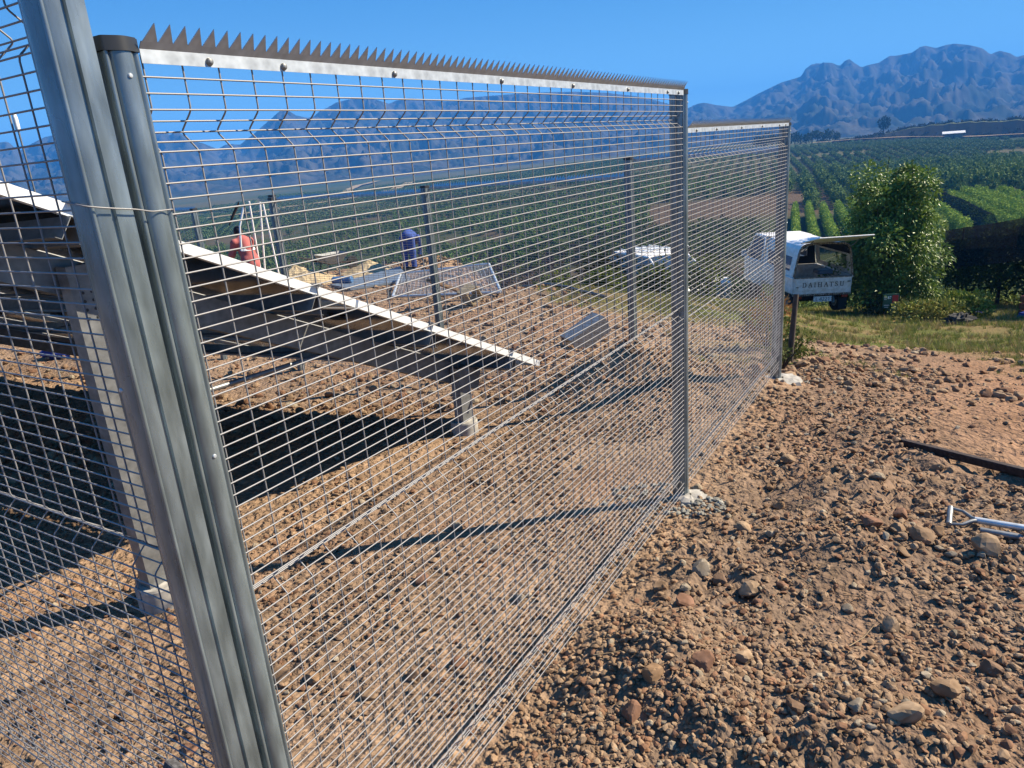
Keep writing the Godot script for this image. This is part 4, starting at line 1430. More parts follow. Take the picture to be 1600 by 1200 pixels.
		if n1 > 0.02 and rng.randf() < 0.6:
			c = leaf_col(Vector3(0.09, 0.065, 0.05), Vector3(0.15, 0.11, 0.08))
		elif rng.randf() < 0.3:
			c = leaf_col(Vector3(0.025, 0.042, 0.016), Vector3(0.05, 0.07, 0.025))
		sc[j].append(c)
	for k in 1500:
		var d := 22.0 + 50.0 * rng.randf()
		var a := rng.randf_range(0.3, 0.8)
		var x := sin(a) * d
		var z := -cos(a) * d
		var j := rng.randi() % 2
		var s := rng.randf_range(0.25, 0.75) * (0.7 + d * 0.008)
		sx[j].append(Transform3D(turned(Vector3(s, s * rng.randf_range(0.4, 0.8), s), 0.15), Vector3(x, ground_y(x, z) + 0.2 * s, z)))
		sc[j].append(leaf_col(Vector3(0.08, 0.13, 0.03), Vector3(0.19, 0.23, 0.055)))
	for j in 2:
		scatter("undergrowth", shr[j], sx[j], sc[j], "mixed green and brown scrub covering the slope below the plot", "scrub")
	# orchards over the plain, tree beside tree in rows
	var crowns := [clump(811, 170, Vector3(1.0, 1.15, 1.0), 0.27, Vector3(0.75, 0.75, 0.75), Vector3(1, 1, 1), M.matt_leaf, true), clump(812, 170, Vector3(0.9, 1.25, 0.9), 0.27, Vector3(0.75, 0.75, 0.75), Vector3(1, 1, 1), M.matt_leaf, true)]
	var tx := [[], []]
	var tc := [[], []]
	var blocks := [[0.40, 0.86, 132.0, 235.0, 0.37, 4.2, 2.3, 1.6, Vector3(0.085, 0.15, 0.04), Vector3(0.16, 0.23, 0.06)],
		[0.19, 0.41, 172.0, 208.0, 0.37, 4.2, 2.3, 1.6, Vector3(0.085, 0.15, 0.04), Vector3(0.16, 0.23, 0.06)],
		[-0.14, 0.2, 96.0, 230.0, 0.5, 4.2, 2.6, 1.1, Vector3(0.085, 0.15, 0.04), Vector3(0.15, 0.22, 0.06)],
		[-0.75, -0.14, 120.0, 215.0, -0.7, 4.6, 2.7, 1.0, Vector3(0.08, 0.14, 0.04), Vector3(0.14, 0.20, 0.06)]]
	for b in blocks:
		var ca := cos(b[4])
		var sa := sin(b[4])
		for i in range(-90, 90):
			for j in range(-110, 110):
				var u: float = i * b[5]
				var w: float = j * b[6] + rng.randf_range(-0.3, 0.3)
				var x: float = u * ca - w * sa
				var z: float = u * sa + w * ca - 150.0
				var a := atan2(x, -z)
				var d := sqrt(x * x + z * z)
				if a < b[0] or a > b[1] or d < b[2] or d > b[3]:
					continue
				if b[0] < 0.15 and nzf.get_noise_2d(x * 0.9, z * 0.9) > 0.22:
					continue
				var q := rng.randi() % 2
				var s: float = b[7] * rng.randf_range(0.75, 1.15)
				tx[q].append(Transform3D(turned(Vector3(s, s * rng.randf_range(0.9, 1.2), s), 0.1), Vector3(x, ground_y(x, z) + s * 1.0, z)))
				tc[q].append(leaf_col(b[8], b[9]))
	for q in 2:
		scatter("orchard_trees", crowns[q], tx[q], tc[q], "rows of dark green fruit trees covering the valley and the far slope", "orchard")
	# low vine rows farther out
	var vine := MB.new()
	rng.seed = 820
	for k in 260:
		vine.col = leaf_col(Vector3(0.6, 0.6, 0.6), Vector3(1, 1, 1))
		leaf(vine, Vector3(rng.randf_range(-6, 6), rng.randf_range(0.2, 1.3), rng.randf_range(-0.35, 0.35)), rand_dir(), rand_dir(), 0.7, 0.45)
	var vm := vine.mesh(M.matt_leaf)
	var vx := []
	var vc := []
	for fld in [[0.19, 0.66, 212.0, 408.0, 1.246, 3.6], [-0.75, -0.3, 225.0, 480.0, 0.25, 4.5], [-0.3, 0.2, 240.0, 560.0, -0.35, 5.0]]:
		var bx := Basis(UPV, fld[4])
		for i in range(-150, 150):
			for j in range(-60, 60):
				var p: Vector3 = bx * Vector3(j * 12.0, 0, i * fld[5]) + Vector3(0, 0, -300)
				var a := atan2(p.x, -p.z)
				var d := sqrt(p.x * p.x + p.z * p.z)
				if a < fld[0] or a > fld[1] or d < fld[2] or d > fld[3]:
					continue
				if nzf.get_noise_2d(p.x * 0.5 + 80, p.z * 0.5) > 0.2:
					continue
				vx.append(Transform3D(bx * Basis.from_scale(Vector3(1, rng.randf_range(0.8, 1.1), 1)), Vector3(p.x, ground_y(p.x, p.z), p.z)))
				vc.append(leaf_col(Vector3(0.10, 0.165, 0.055), Vector3(0.15, 0.21, 0.075)))
	scatter("vine_rows", vm, vx, vc, "low green vine rows across the far fields", "vineyard")

func far_things() -> void:
	# lone pine on the rise
	rng.seed = 901
	var at := Vector3(238.5, 0, -462.0)
	at.y = -4.6
	var t := thing("pine_tree", "lone dark round-headed tree standing on the far rise", "tree", Transform3D(Basis.IDENTITY, at))
	var m := MB.new()
	m.tube([Vector3(0, -2, 0), Vector3(0, 3, 0), Vector3(0.2, 7, 0)], [0.45, 0.35, 0.15], 8)
	put("trunk", m.mesh(M.bark), t)
	put("crown", clump(902, 520, Vector3(3.4, 4.2, 3.4), 1.3, Vector3(0.012, 0.022, 0.012), Vector3(0.03, 0.045, 0.02), M.matt_leaf), t, Transform3D(Basis.IDENTITY, Vector3(0.1, 4.6, 0)))
	# the dark embankment with the sandy track below it
	m = MB.new()
	var tr := MB.new()
	var n := 60
	var edge := func(i: int, k: int) -> Vector3:
		var a := lerpf(0.425, 0.80, float(i) / n)
		var d := 430.0
		var hh := lerpf(1.0, 7.5, smoothstep(0.0, 0.35, float(i) / n)) + 0.7 * nz.get_noise_2d(i * 3.0, 4.0)
		var q: Vector2 = [Vector2(-9, 0), Vector2(0, hh), Vector2(6, hh * 1.06), Vector2(40, -3)][k]
		var x := sin(a) * (d + q.x)
		var z := -cos(a) * (d + q.x)
		return Vector3(x, ground_y(sin(a) * d, -cos(a) * d) + q.y - 0.3, z)
	for i in n:
		for k in 3:
			m.col = Color(0.035, 0.032, 0.028) if k == 0 else Color(0.10, 0.11, 0.05)
			m.quad(edge.call(i, k), edge.call(i + 1, k), edge.call(i + 1, k + 1), edge.call(i, k + 1))
	struct("embankment", m.mesh(M.far_ground))
	var ex := []
	var ec := []
	for k in 1500:
		var i := rng.randi() % n
		var p: Vector3 = edge.call(i, 0).lerp(edge.call(i + 1, 0), rng.randf()).lerp(edge.call(i, 2), sqrt(rng.randf()))
		var s0 := rng.randf_range(0.5, 1.3)
		ex.append(Transform3D(turned(Vector3.ONE * s0, 0.2), p))
		ec.append(leaf_col(Vector3(0.02, 0.022, 0.016), Vector3(0.055, 0.06, 0.03)))
	scatter("embankment_scrub", clump(905, 60, Vector3(1.6, 1.0, 1.6), 0.7, Vector3(0.6, 0.6, 0.6), Vector3(1, 1, 1), M.matt_leaf), ex, ec, "dark low scrub covering the far embankment", "scrub")
	for i in n:
		var q := []
		for e in [[i, -19.0], [i + 1, -19.0], [i + 1, -15.0], [i, -15.0]]:
			var a := lerpf(0.40, 0.80, float(e[0]) / n)
			var d: float = 430.0 + e[1]
			q.append(Vector3(sin(a) * d, ground_y(sin(a) * d, -cos(a) * d) + 1.9, -cos(a) * d))
		tr.col = Color(0.30, 0.22, 0.13)
		tr.quad(q[0], q[1], q[2], q[3])
	struct("farm_track", tr.mesh(M.far_ground))
	# pale tracks across the valley floor
	for tk in [[[-0.200, 470.0], [-0.192, 560.0], [-0.175, 640.0], [-0.150, 720.0]], [[-0.145, 400.0], [-0.128, 470.0], [-0.112, 560.0]], [[-0.37, 330.0], [-0.30, 345.0], [-0.22, 380.0], [-0.13, 400.0]]]:
		var tm := MB.new()
		tm.col = Color(0.27, 0.21, 0.13)
		var pts := []
		for k in tk.size() - 1:
			for j in 8:
				var aa: float = lerpf(tk[k][0], tk[k + 1][0], j / 8.0)
				var dd: float = lerpf(tk[k][1], tk[k + 1][1], j / 8.0)
				pts.append(Vector3(sin(aa) * dd, ground_y(sin(aa) * dd, -cos(aa) * dd) + 1.3, -cos(aa) * dd))
		for k in pts.size() - 1:
			var sd: Vector3 = (pts[k + 1] - pts[k]).cross(UPV).normalized() * 3.2
			tm.quad(pts[k] - sd, pts[k + 1] - sd, pts[k + 1] + sd, pts[k] + sd)
		struct("farm_track", tm.mesh(M.far_ground))
	# trees along the far edge of the field
	rng.seed = 910
	for k in 15:
		var a := lerpf(0.335, 0.425, k / 14.0)
		var d := 455.0 + rng.randf_range(-8, 8)
		var p := Vector3(sin(a) * d, 0, -cos(a) * d)
		p.y = ground_y(p.x, p.z)
		var b := thing("windbreak_tree", "dark round tree in the windbreak along the far edge of the vineyard", "tree", Transform3D(Basis.IDENTITY, p), "windbreak trees beyond the vineyard")
		var s := rng.randf_range(0.8, 1.2)
		m = MB.new()
		m.tube([Vector3.ZERO, Vector3(0, 3 * s, 0)], [0.3, 0.2], 6)
		put("trunk", m.mesh(M.bark), b)
		put("crown", clump(920 + k, 150, Vector3(3.4, 3.0, 3.0) * s, 1.3, Vector3(0.025, 0.04, 0.018), Vector3(0.05, 0.07, 0.025), M.matt_leaf), b, Transform3D(Basis.IDENTITY, Vector3(0, 3.2 * s, 0)))
	# shed with a pale roof
	at = Vector3(207.0, 0, -339.0)
	at.y = ground_y(at.x, at.z) + 1.0
	t = thing("farm_shed", "small open shed with a pale roof below the dark embankment", "shed", Transform3D(Basis(UPV, -0.5) * Basis.from_scale(Vector3.ONE * 0.72), at))
	m = MB.new()
	m.box(Vector3(0, 2.0, 1.5), Vector3(10, 3.6, 0.2))
	m.box(Vector3(4.9, 2.0, 0), Vector3(0.2, 3.6, 3.0))
	put("wall", m.mesh(M.rusty_paint), t)
	m = MB.new()
	m.quad(Vector3(-6.2, 3.4, 3.2), Vector3(6.2, 3.4, 3.2), Vector3(6.2, 4.7, -2.6), Vector3(-6.2, 4.7, -2.6))
	m.quad(Vector3(-6.2, 3.3, 3.2), Vector3(-6.2, 4.6, -2.6), Vector3(6.2, 4.6, -2.6), Vector3(6.2, 3.3, 3.2))
	put("roof", m.mesh(M.white_paint), t)
	for x in [-5.5, 0.0, 5.5]:
		m = MB.new()
		m.box(Vector3(x, 1.6, 3.0), Vector3(0.25, 4.0, 0.25))
		put("post", m.mesh(M.old_wood), t)
	# low plastic tunnels at the end of the vineyard
	for k in 3:
		at = Vector3([65.2, 67.1, 68.9][k], 0, -175.6)
		at.y = ground_y(at.x, at.z) + 1.6
		m = MB.new()
		m.tube([Vector3(-0.8, 0, 0), Vector3(0.8, 0.1, -0.3)], 0.2, 8)
		tag(put("white_sheet", m.mesh(M.plate_white), null, Transform3D(Basis.IDENTITY, at)), ["left", "middle", "right"][k] + " one of three short white strips over the orchard by the fence post", "sheeting", "white strips in the orchard")

# ------------------------------------------------------------------ vehicles and things
func pane_with_hole(m: MB, o: Array, h: Array) -> void:   # two four-sided outlines, the second cut out of the first
	for k in 4:
		var j := (k + 1) % 4
		m.quad(o[k], o[j], h[j], h[k])

func text(s: String, size: float, depth: float, m: Material, font := "Droid Serif", gap := 0.0) -> TextMesh:
	var t := TextMesh.new()
	var f := SystemFont.new()
	f.font_names = PackedStringArray([font])
	if gap != 0.0:
		var v := FontVariation.new()
		v.base_font = f
		v.spacing_glyph = int(gap)
		t.font = v
	else:
		t.font = f
	t.text = s
	t.font_size = 64
	t.pixel_size = size / 64.0
	t.depth = depth
	t.material = m
	return t

func wheel(parent: Node3D, at: Vector3, rad: float) -> void:
	var o := Node3D.new()
	o.name = "wheel"
	parent.add_child(o, true)
	o.position = at
	var b := Basis(Vector3(0, 0, 1), PI / 2)
	var m := MB.new()
	m.lathe([Vector2(rad * 0.6, -0.07), Vector2(rad * 0.92, -0.08), Vector2(rad, -0.055), Vector2(rad, 0.055), Vector2(rad * 0.92, 0.08), Vector2(rad * 0.6, 0.07)], 24, Transform3D(b, Vector3.ZERO))
	put("tyre", m.mesh(M.rubber), o)
	m = MB.new()
	m.lathe([Vector2(0, -0.04), Vector2(rad * 0.3, -0.05), Vector2(rad * 0.6, -0.06), Vector2(rad * 0.6, 0.06), Vector2(rad * 0.3, 0.05), Vector2(0, 0.04)], 18, Transform3D(b, Vector3.ZERO))
	put("rim", m.mesh(M.galvanised), o)

func pickup() -> void:
	# own axes: x to its right as seen from behind, y up, z to the rear; the tailgate stands at z = 0
	var at := Vector3(7.12, 0, -16.0)
	at.y = ground_y(at.x, at.z) + 0.02
	var t := thing("pickup_truck", "old white pickup with open canopy hatch parked beside the big leafy tree", "pickup truck", Transform3D(Basis(UPV, deg_to_rad(1.0)) * Basis(Vector3(0, 0, 1), deg_to_rad(-2.0)), at))
	var hw := 0.68
	var m := MB.new()
	m.box(Vector3(0, 0.5, -0.9), Vector3(hw * 2 - 0.06, 0.05, 1.84))
	for s in [-1.0, 1.0]:
		m.box(Vector3(s * (hw - 0.02), 0.68, -0.93), Vector3(0.04, 0.36, 1.82), Basis.IDENTITY, 0.01)
		m.box(Vector3(s * (hw - 0.005), 0.84, -0.93), Vector3(0.05, 0.04, 1.84), Basis.IDENTITY, 0.01)
	m.box(Vector3(0, 0.68, -1.84), Vector3(hw * 2, 0.36, 0.04))
	put("load_bed", m.mesh(M.white_paint), t)
	m = MB.new()
	m.box(Vector3(0, 0.68, 0.0), Vector3(hw * 2 - 0.06, 0.34, 0.035), Basis.IDENTITY, 0.01)
	m.box(Vector3(0, 0.675, 0.02), Vector3(hw * 2 - 0.22, 0.22, 0.012), Basis.IDENTITY, 0.005)
	var tg := put("tailgate", m.mesh(M.white_paint), t)
	m = MB.new()
	m.box(Vector3(0, 0.852, 0.002), Vector3(hw * 2 - 0.05, 0.03, 0.05), Basis.IDENTITY, 0.01)
	put("tailgate_rail", m.mesh(M.rusty_paint), tg)
	put("lettering", text("DAIHATSU", 0.145, 0.004, M.letter_black, "Droid Serif", 13), tg, Transform3D(Basis.IDENTITY, Vector3(0.0, 0.69, 0.032)))
	m = MB.new()
	m.box(Vector3(-0.585, 0.645, 0.03), Vector3(0.06, 0.015, 0.006))
	m.box(Vector3(0.585, 0.74, 0.03), Vector3(0.07, 0.02, 0.006))
	put("badge", m.mesh(M.letter_black), tg)
	m = MB.new()
	m.box(Vector3(0, 0.47, -0.01), Vector3(hw * 2 - 0.02, 0.07, 0.06), Basis.IDENTITY, 0.015)
	put("bumper", m.mesh(M.rusty_paint), t)
	for s in [-1.0, 1.0]:
		m = MB.new()
		m.box(Vector3(s * 0.53, 0.405, 0.0), Vector3(0.15, 0.06, 0.04), Basis.IDENTITY, 0.01)
		put("tail_light", m.mesh(M.red_lens), t)
	m = MB.new()
	m.box(Vector3(0.02, 0.36, 0.02), Vector3(0.42, 0.12, 0.01), Basis.IDENTITY, 0.003)
	var pl := put("number_plate", m.mesh(M.plate_white), t)
	put("lettering", text("CL 42211", 0.115, 0.003, M.letter_black, "Droid Sans"), pl, Transform3D(Basis.IDENTITY, Vector3(0.02, 0.36, 0.0265)))
	m = MB.new()
	m.tube([Vector3(0.30, 0.42, -0.5), Vector3(0.30, 0.40, -0.1), Vector3(0.27, 0.26, 0.05)], 0.035, 10)
	put("exhaust", m.mesh(M.galvanised), t)
	m = MB.new()
	m.box(Vector3(0, 0.40, -1.65), Vector3(0.7, 0.1, 2.9))
	m.box(Vector3(0, 0.30, -0.35), Vector3(1.1, 0.08, 0.1))
	put("chassis", m.mesh(M.dark_inside), t)
	for s in [-1.0, 1.0]:
		for z in [-0.42, -2.55]:
			wheel(t, Vector3(s * 0.56, 0.24, z), 0.25)
		m = MB.new()
		m.box(Vector3(s * 0.56, 0.22, -0.12), Vector3(0.2, 0.3, 0.01))
		put("mudflap", m.mesh(M.rubber), t)
	# canopy: side walls lean in, rounded shoulders
	var sec := []       # outline of the canopy from the left foot over the roof to the right foot
	for q in [[-0.68, 0.87], [-0.60, 1.36], [-0.57, 1.48], [-0.52, 1.55], [-0.44, 1.585], [0.0, 1.61], [0.44, 1.585], [0.52, 1.55], [0.57, 1.48], [0.60, 1.36], [0.68, 0.87]]:
		sec.append(Vector3(q[0], q[1], 0))
	m = MB.new()
	var zr := -0.02
	var zf := -1.86
	for k in sec.size() - 1:
		if k == 0 or k == sec.size() - 2:
			continue
		var a: Vector3 = sec[k]
		var b: Vector3 = sec[k + 1]
		m.quad(a + Vector3(0, 0, zf), a + Vector3(0, 0, zr), b + Vector3(0, 0, zr), b + Vector3(0, 0, zf))
	for s in [0, 9]:
		var a: Vector3 = sec[s]
		var b: Vector3 = sec[s + 1]
		var P := func(u: float, w: float) -> Vector3:
			return a.lerp(b, w) + Vector3(0, 0, lerpf(zf, zr, u))
		var lo := 0.22
		var hi := 0.86
		if s == 9:
			lo = 0.14
			hi = 0.78
		pane_with_hole(m, [P.call(0, 0), P.call(1, 0), P.call(1, 1), P.call(0, 1)], [P.call(0.12, lo), P.call(0.86, lo), P.call(0.86, hi), P.call(0.12, hi)])
	put("canopy", m.mesh(M.white_paint), t)
	for s in [0, 9]:
		var a: Vector3 = sec[s]
		var b: Vector3 = sec[s + 1]
		var sg := -1.0 if s == 0 else 1.0
		var P := func(u: float, w: float) -> Vector3:
			return a.lerp(b, w) + Vector3(-sg * 0.004, 0, lerpf(zf, zr, u))
		var lo := 0.22 if s == 0 else 0.14
		var hi := 0.86 if s == 0 else 0.78
		m = MB.new()
		m.quad(P.call(0.12, lo), P.call(0.86, lo), P.call(0.86, hi), P.call(0.12, hi))
		put("side_window", m.mesh(M.tinted_glass if s == 0 else M.car_glass), t)
	# lining and front bulkhead with its window
	m = MB.new()
	for k in range(1, sec.size() - 2):
		var a: Vector3 = sec[k] * Vector3(0.97, 0.985, 1)
		var b: Vector3 = sec[k + 1] * Vector3(0.97, 0.985, 1)
		m.quad(a + Vector3(0, 0, zf + 0.02), b + Vector3(0, 0, zf + 0.02), b + Vector3(0, 0, zr - 0.02), a + Vector3(0, 0, zr - 0.02))
	pane_with_hole(m, [Vector3(-0.66, 0.87, zf + 0.01), Vector3(0.66, 0.87, zf + 0.01), Vector3(0.55, 1.56, zf + 0.01), Vector3(-0.55, 1.56, zf + 0.01)], [Vector3(-0.42, 1.06, zf + 0.01), Vector3(0.42, 1.06, zf + 0.01), Vector3(0.42, 1.42, zf + 0.01), Vector3(-0.42, 1.42, zf + 0.01)])
	m.box(Vector3(0, 1.24, zf + 0.015), Vector3(0.015, 0.36, 0.01))
	put("lining", m.mesh(M.dark_inside), t)
	# frame round the rear opening
	m = MB.new()
	var pts := []
	for q in sec:
		pts.append(q * Vector3(0.985, 1, 1) + Vector3(0, 0, zr + 0.01))
	m.tube(pts, 0.024, 8)
	put("opening_frame", m.mesh(M.rusty_paint), t)
	# hatch swung up
	m = MB.new()
	m.box(Vector3(0.0, 0.0, 0.46), Vector3(1.18, 0.03, 0.94), Basis.IDENTITY, 0.012)
	put("hatch", m.mesh(M.white_paint), t, Transform3D(Basis(Vector3(1, 0, 0), deg_to_rad(-13)) * Basis(Vector3(0, 0, 1), deg_to_rad(1)), Vector3(0.02, 1.635, -0.03)))
	m = MB.new()
	for s in [-1.0, 1.0]:
		m.tube([Vector3(s * 0.5, 1.45, 0), Vector3(s * 0.5, 1.75, 0.5)], 0.01, 6)
	put("strut", m.mesh(M.galvanised), t)
	# pale box in the load bed
	m = MB.new()
	m.box(Vector3(0.22, 0.90, -0.5), Vector3(0.34, 0.1, 0.3), Basis.IDENTITY, 0.02)
	tag(put("plastic_box", m.mesh(M.tarp), null, t.transform), "pale blue grey box lying in the pickup's load bed under the canopy", "box")
	# cab
	m = MB.new()
	for s in [-1.0, 1.0]:
		m.box(Vector3(s * 0.67, 0.65, -2.5), Vector3(0.04, 0.62, 1.2), Basis.IDENTITY, 0.015)
		m.tube([Vector3(s * 0.66, 0.95, -1.95), Vector3(s * 0.58, 1.52, -2.0), Vector3(s * 0.56, 1.54, -2.7), Vector3(s * 0.64, 0.95, -3.1)], 0.035, 8)
	m.box(Vector3(0, 1.555, -2.35), Vector3(1.14, 0.04, 0.74), Basis.IDENTITY, 0.02)
	m.box(Vector3(0, 0.66, -3.14), Vector3(1.34, 0.58, 0.1), Basis.IDENTITY, 0.03)
	m.box(Vector3(0, 0.42, -2.5), Vector3(1.28, 0.05, 1.2))
	pane_with_hole(m, [Vector3(-0.66, 0.4, -1.93), Vector3(0.66, 0.4, -1.93), Vector3(0.56, 1.55, -1.97), Vector3(-0.56, 1.55, -1.97)], [Vector3(-0.46, 1.02, -1.95), Vector3(0.46, 1.02, -1.95), Vector3(0.44, 1.46, -1.965), Vector3(-0.44, 1.46, -1.965)])
	var cab := put("cab", m.mesh(M.white_paint), t)
	m = MB.new()
	m.quad(Vector3(-0.62, 0.96, -3.08), Vector3(0.62, 0.96, -3.08), Vector3(0.55, 1.52, -2.72), Vector3(-0.55, 1.52, -2.72))
	put("windscreen", m.mesh(M.car_glass), cab)
	for s in [-1.0, 1.0]:
		m = MB.new()
		m.quad(Vector3(s * 0.66, 0.96, -2.0), Vector3(s * 0.65, 0.96, -3.02), Vector3(s * 0.565, 1.52, -2.7), Vector3(s * 0.585, 1.52, -2.02))
		put("door_window", m.mesh(M.tinted_glass), cab)
		m = MB.new()
		m.box(Vector3(s * 0.77, 1.05, -2.95), Vector3(0.13, 0.18, 0.05), Basis.IDENTITY, 0.02)
		put("mirror", m.mesh(M.white_paint), cab)
	m = MB.new()
	for s in [-1.0, 1.0]:
		m.box(Vector3(s * 0.32, 0.72, -2.2), Vector3(0.44, 0.5, 0.12), Basis.IDENTITY, 0.04)
	put("seat", m.mesh(M.dark_inside), cab)

func small_car() -> void:
	var at := Vector3(4.45, 0, -20.5)
	at.y = ground_y(at.x, at.z) + 0.25
	var t := thing("white_car", "white car facing the plot behind the brown fence post, sky in its windscreen", "car", Transform3D(Basis(UPV, deg_to_rad(25)), at))
	var side := PackedVector2Array([Vector2(-2.0, 0.35), Vector2(2.0, 0.35), Vector2(2.05, 0.75), Vector2(1.95, 0.88), Vector2(1.1, 0.98), Vector2(-1.95, 0.98), Vector2(-2.05, 0.7)])
	var xf := Transform3D(Basis(Vector3(0, 0, 1), Vector3(1, 0, 0), Vector3(0, 1, 0)), Vector3.ZERO)
	var m := MB.new()
	m.extrude(side, -0.8, 0.8, xf)
	put("body", m.mesh(M.white_paint), t)
	m = MB.new()
	m.box(Vector3(0, 1.47, -0.5), Vector3(1.3, 0.05, 1.7), Basis.IDENTITY, 0.02)
	for s in [-1.0, 1.0]:
		m.tube([Vector3(s * 0.74, 0.96, 1.15), Vector3(s * 0.62, 1.46, 0.35), Vector3(s * 0.62, 1.46, -1.3), Vector3(s * 0.74, 0.96, -1.8)], 0.035, 8)
	put("roof", m.mesh(M.white_paint), t)
	m = MB.new()
	m.quad(Vector3(-0.72, 0.97, 1.13), Vector3(0.72, 0.97, 1.13), Vector3(0.61, 1.46, 0.35), Vector3(-0.61, 1.46, 0.35))
	put("windscreen", m.mesh(M.tinted_glass), t)
	m = MB.new()
	for s in [-1.0, 1.0]:
		m.quad(Vector3(s * 0.73, 0.97, 1.0), Vector3(s * 0.73, 0.97, -1.7), Vector3(s * 0.62, 1.45, -1.25), Vector3(s * 0.62, 1.45, 0.3))
	put("side_window", m.mesh(M.tinted_glass), t)
	m = MB.new()
	m.box(Vector3(0, 1.53, -0.4), Vector3(1.1, 0.03, 0.05))
	m.box(Vector3(0, 1.53, -0.9), Vector3(1.1, 0.03, 0.05))
	for k in 5:
		m.box(Vector3(-0.5 + k * 0.25, 1.55, -0.65), Vector3(0.03, 0.03, 1.0))
	put("roof_rack", m.mesh(M.aluminium), t)
	for s in [-1.0, 1.0]:
		m = MB.new()
		m.box(Vector3(s * 0.58, 0.74, 2.02), Vector3(0.3, 0.13, 0.06), Basis.IDENTITY, 0.02)
		put("headlight", m.mesh(M.aluminium), t)
		for z in [-1.25, 1.3]:
			wheel(t, Vector3(s * 0.74, 0.28, z), 0.3)

# a body from tapered bones joined softly: [from, to, radius, radius, colour]
func body_mesh(bones: Array, cell: float, k: float) -> ArrayMesh:
	var lo := Vector3(99, 99, 99)
	var hi := -lo
	for b in bones:
		var r: float = maxf(b[2], b[3]) + cell * 3
		for e in 2:
			lo = lo.min(b[e] - Vector3.ONE * r)
			hi = hi.max(b[e] + Vector3.ONE * r)
	var n := Vector3i(((hi - lo) / cell).ceil()) + Vector3i.ONE
	var f := PackedFloat32Array()
	f.resize(n.x * n.y * n.z)
	f.fill(1.0)
	for b in bones:
		var a: Vector3 = b[0]
		var d: Vector3 = b[1] - a
		var r: float = maxf(b[2], b[3]) + cell * 2 + k
		var i0 := Vector3i(((a.min(b[1]) - Vector3.ONE * r - lo) / cell).floor()).clamp(Vector3i.ZERO, n - Vector3i.ONE)
		var i1 := Vector3i(((a.max(b[1]) + Vector3.ONE * r - lo) / cell).ceil()).clamp(Vector3i.ZERO, n - Vector3i.ONE)
		var dd := maxf(d.length_squared(), 1e-9)
		for z in range(i0.z, i1.z + 1):
			for y in range(i0.y, i1.y + 1):
				for x in range(i0.x, i1.x + 1):
					var p := lo + Vector3(x, y, z) * cell
					var t := clampf((p - a).dot(d) / dd, 0.0, 1.0)
					var q := p.distance_to(a + d * t) - lerpf(b[2], b[3], t)
					var o := (z * n.y + y) * n.x + x
					var e := maxf(k - absf(f[o] - q), 0.0) / k
					f[o] = minf(f[o], q) - e * e * k * 0.25
	var m := MB.new()
	var at := {}
	var sx := 1
	var sy := n.x
	var sz := n.x * n.y
	for z in n.z - 1:
		for y in n.y - 1:
			for x in n.x - 1:
				var o := x * sx + y * sy + z * sz
				var inside := 0
				var c := Vector3.ZERO
				var cnt := 0
				for e in 8:
					if f[o + (e & 1) * sx + ((e >> 1) & 1) * sy + ((e >> 2) & 1) * sz] < 0.0:
						inside += 1
				if inside == 0 or inside == 8:
					continue
				for e in [[0, 1], [2, 3], [4, 5], [6, 7], [0, 2], [1, 3], [4, 6], [5, 7], [0, 4], [1, 5], [2, 6], [3, 7]]:
					var fa := f[o + (e[0] & 1) * sx + ((e[0] >> 1) & 1) * sy + ((e[0] >> 2) & 1) * sz]
					var fb := f[o + (e[1] & 1) * sx + ((e[1] >> 1) & 1) * sy + ((e[1] >> 2) & 1) * sz]
					if (fa < 0.0) != (fb < 0.0):
						var t := fa / (fa - fb)
						c += Vector3(e[0] & 1, (e[0] >> 1) & 1, (e[0] >> 2) & 1).lerp(Vector3(e[1] & 1, (e[1] >> 1) & 1, (e[1] >> 2) & 1), t)
						cnt += 1
				var p := lo + (Vector3(x, y, z) + c / cnt) * cell
				var g := Vector3(f[o + sx] - f[o], f[o + sy] - f[o], f[o + sz] - f[o]).normalized()
				var best := 99.0
				for b in bones:
					var dv: Vector3 = b[1] - b[0]
					var t := clampf((p - b[0]).dot(dv) / maxf(dv.length_squared(), 1e-9), 0.0, 1.0)
					var q: float = p.distance_to(b[0] + dv * t) - lerpf(b[2], b[3], t)
					if q < best:
						best = q
						m.col = b[4]
				at[o] = m.vert(p, g)
	for o in at:
		for ax in 3:
			var s: int = [sx, sy, sz][ax]
			var u: int = [sy, sz, sx][ax]
			var w: int = [sz, sx, sy][ax]
			if o + s >= f.size() or (f[o] < 0.0) == (f[o + s] < 0.0):
				continue
			if not (at.has(o - u) and at.has(o - w) and at.has(o - u - w)):
				continue
			var q := [at[o], at[o - u], at[o - u - w], at[o - w]]
			if f[o] < 0.0:
				m.ix.append_array(PackedInt32Array([q[0], q[2], q[1], q[0], q[3], q[2]]))
			else:
				m.ix.append_array(PackedInt32Array([q[0], q[1], q[2], q[0], q[2], q[3]]))
	return m.mesh(M.cloth)

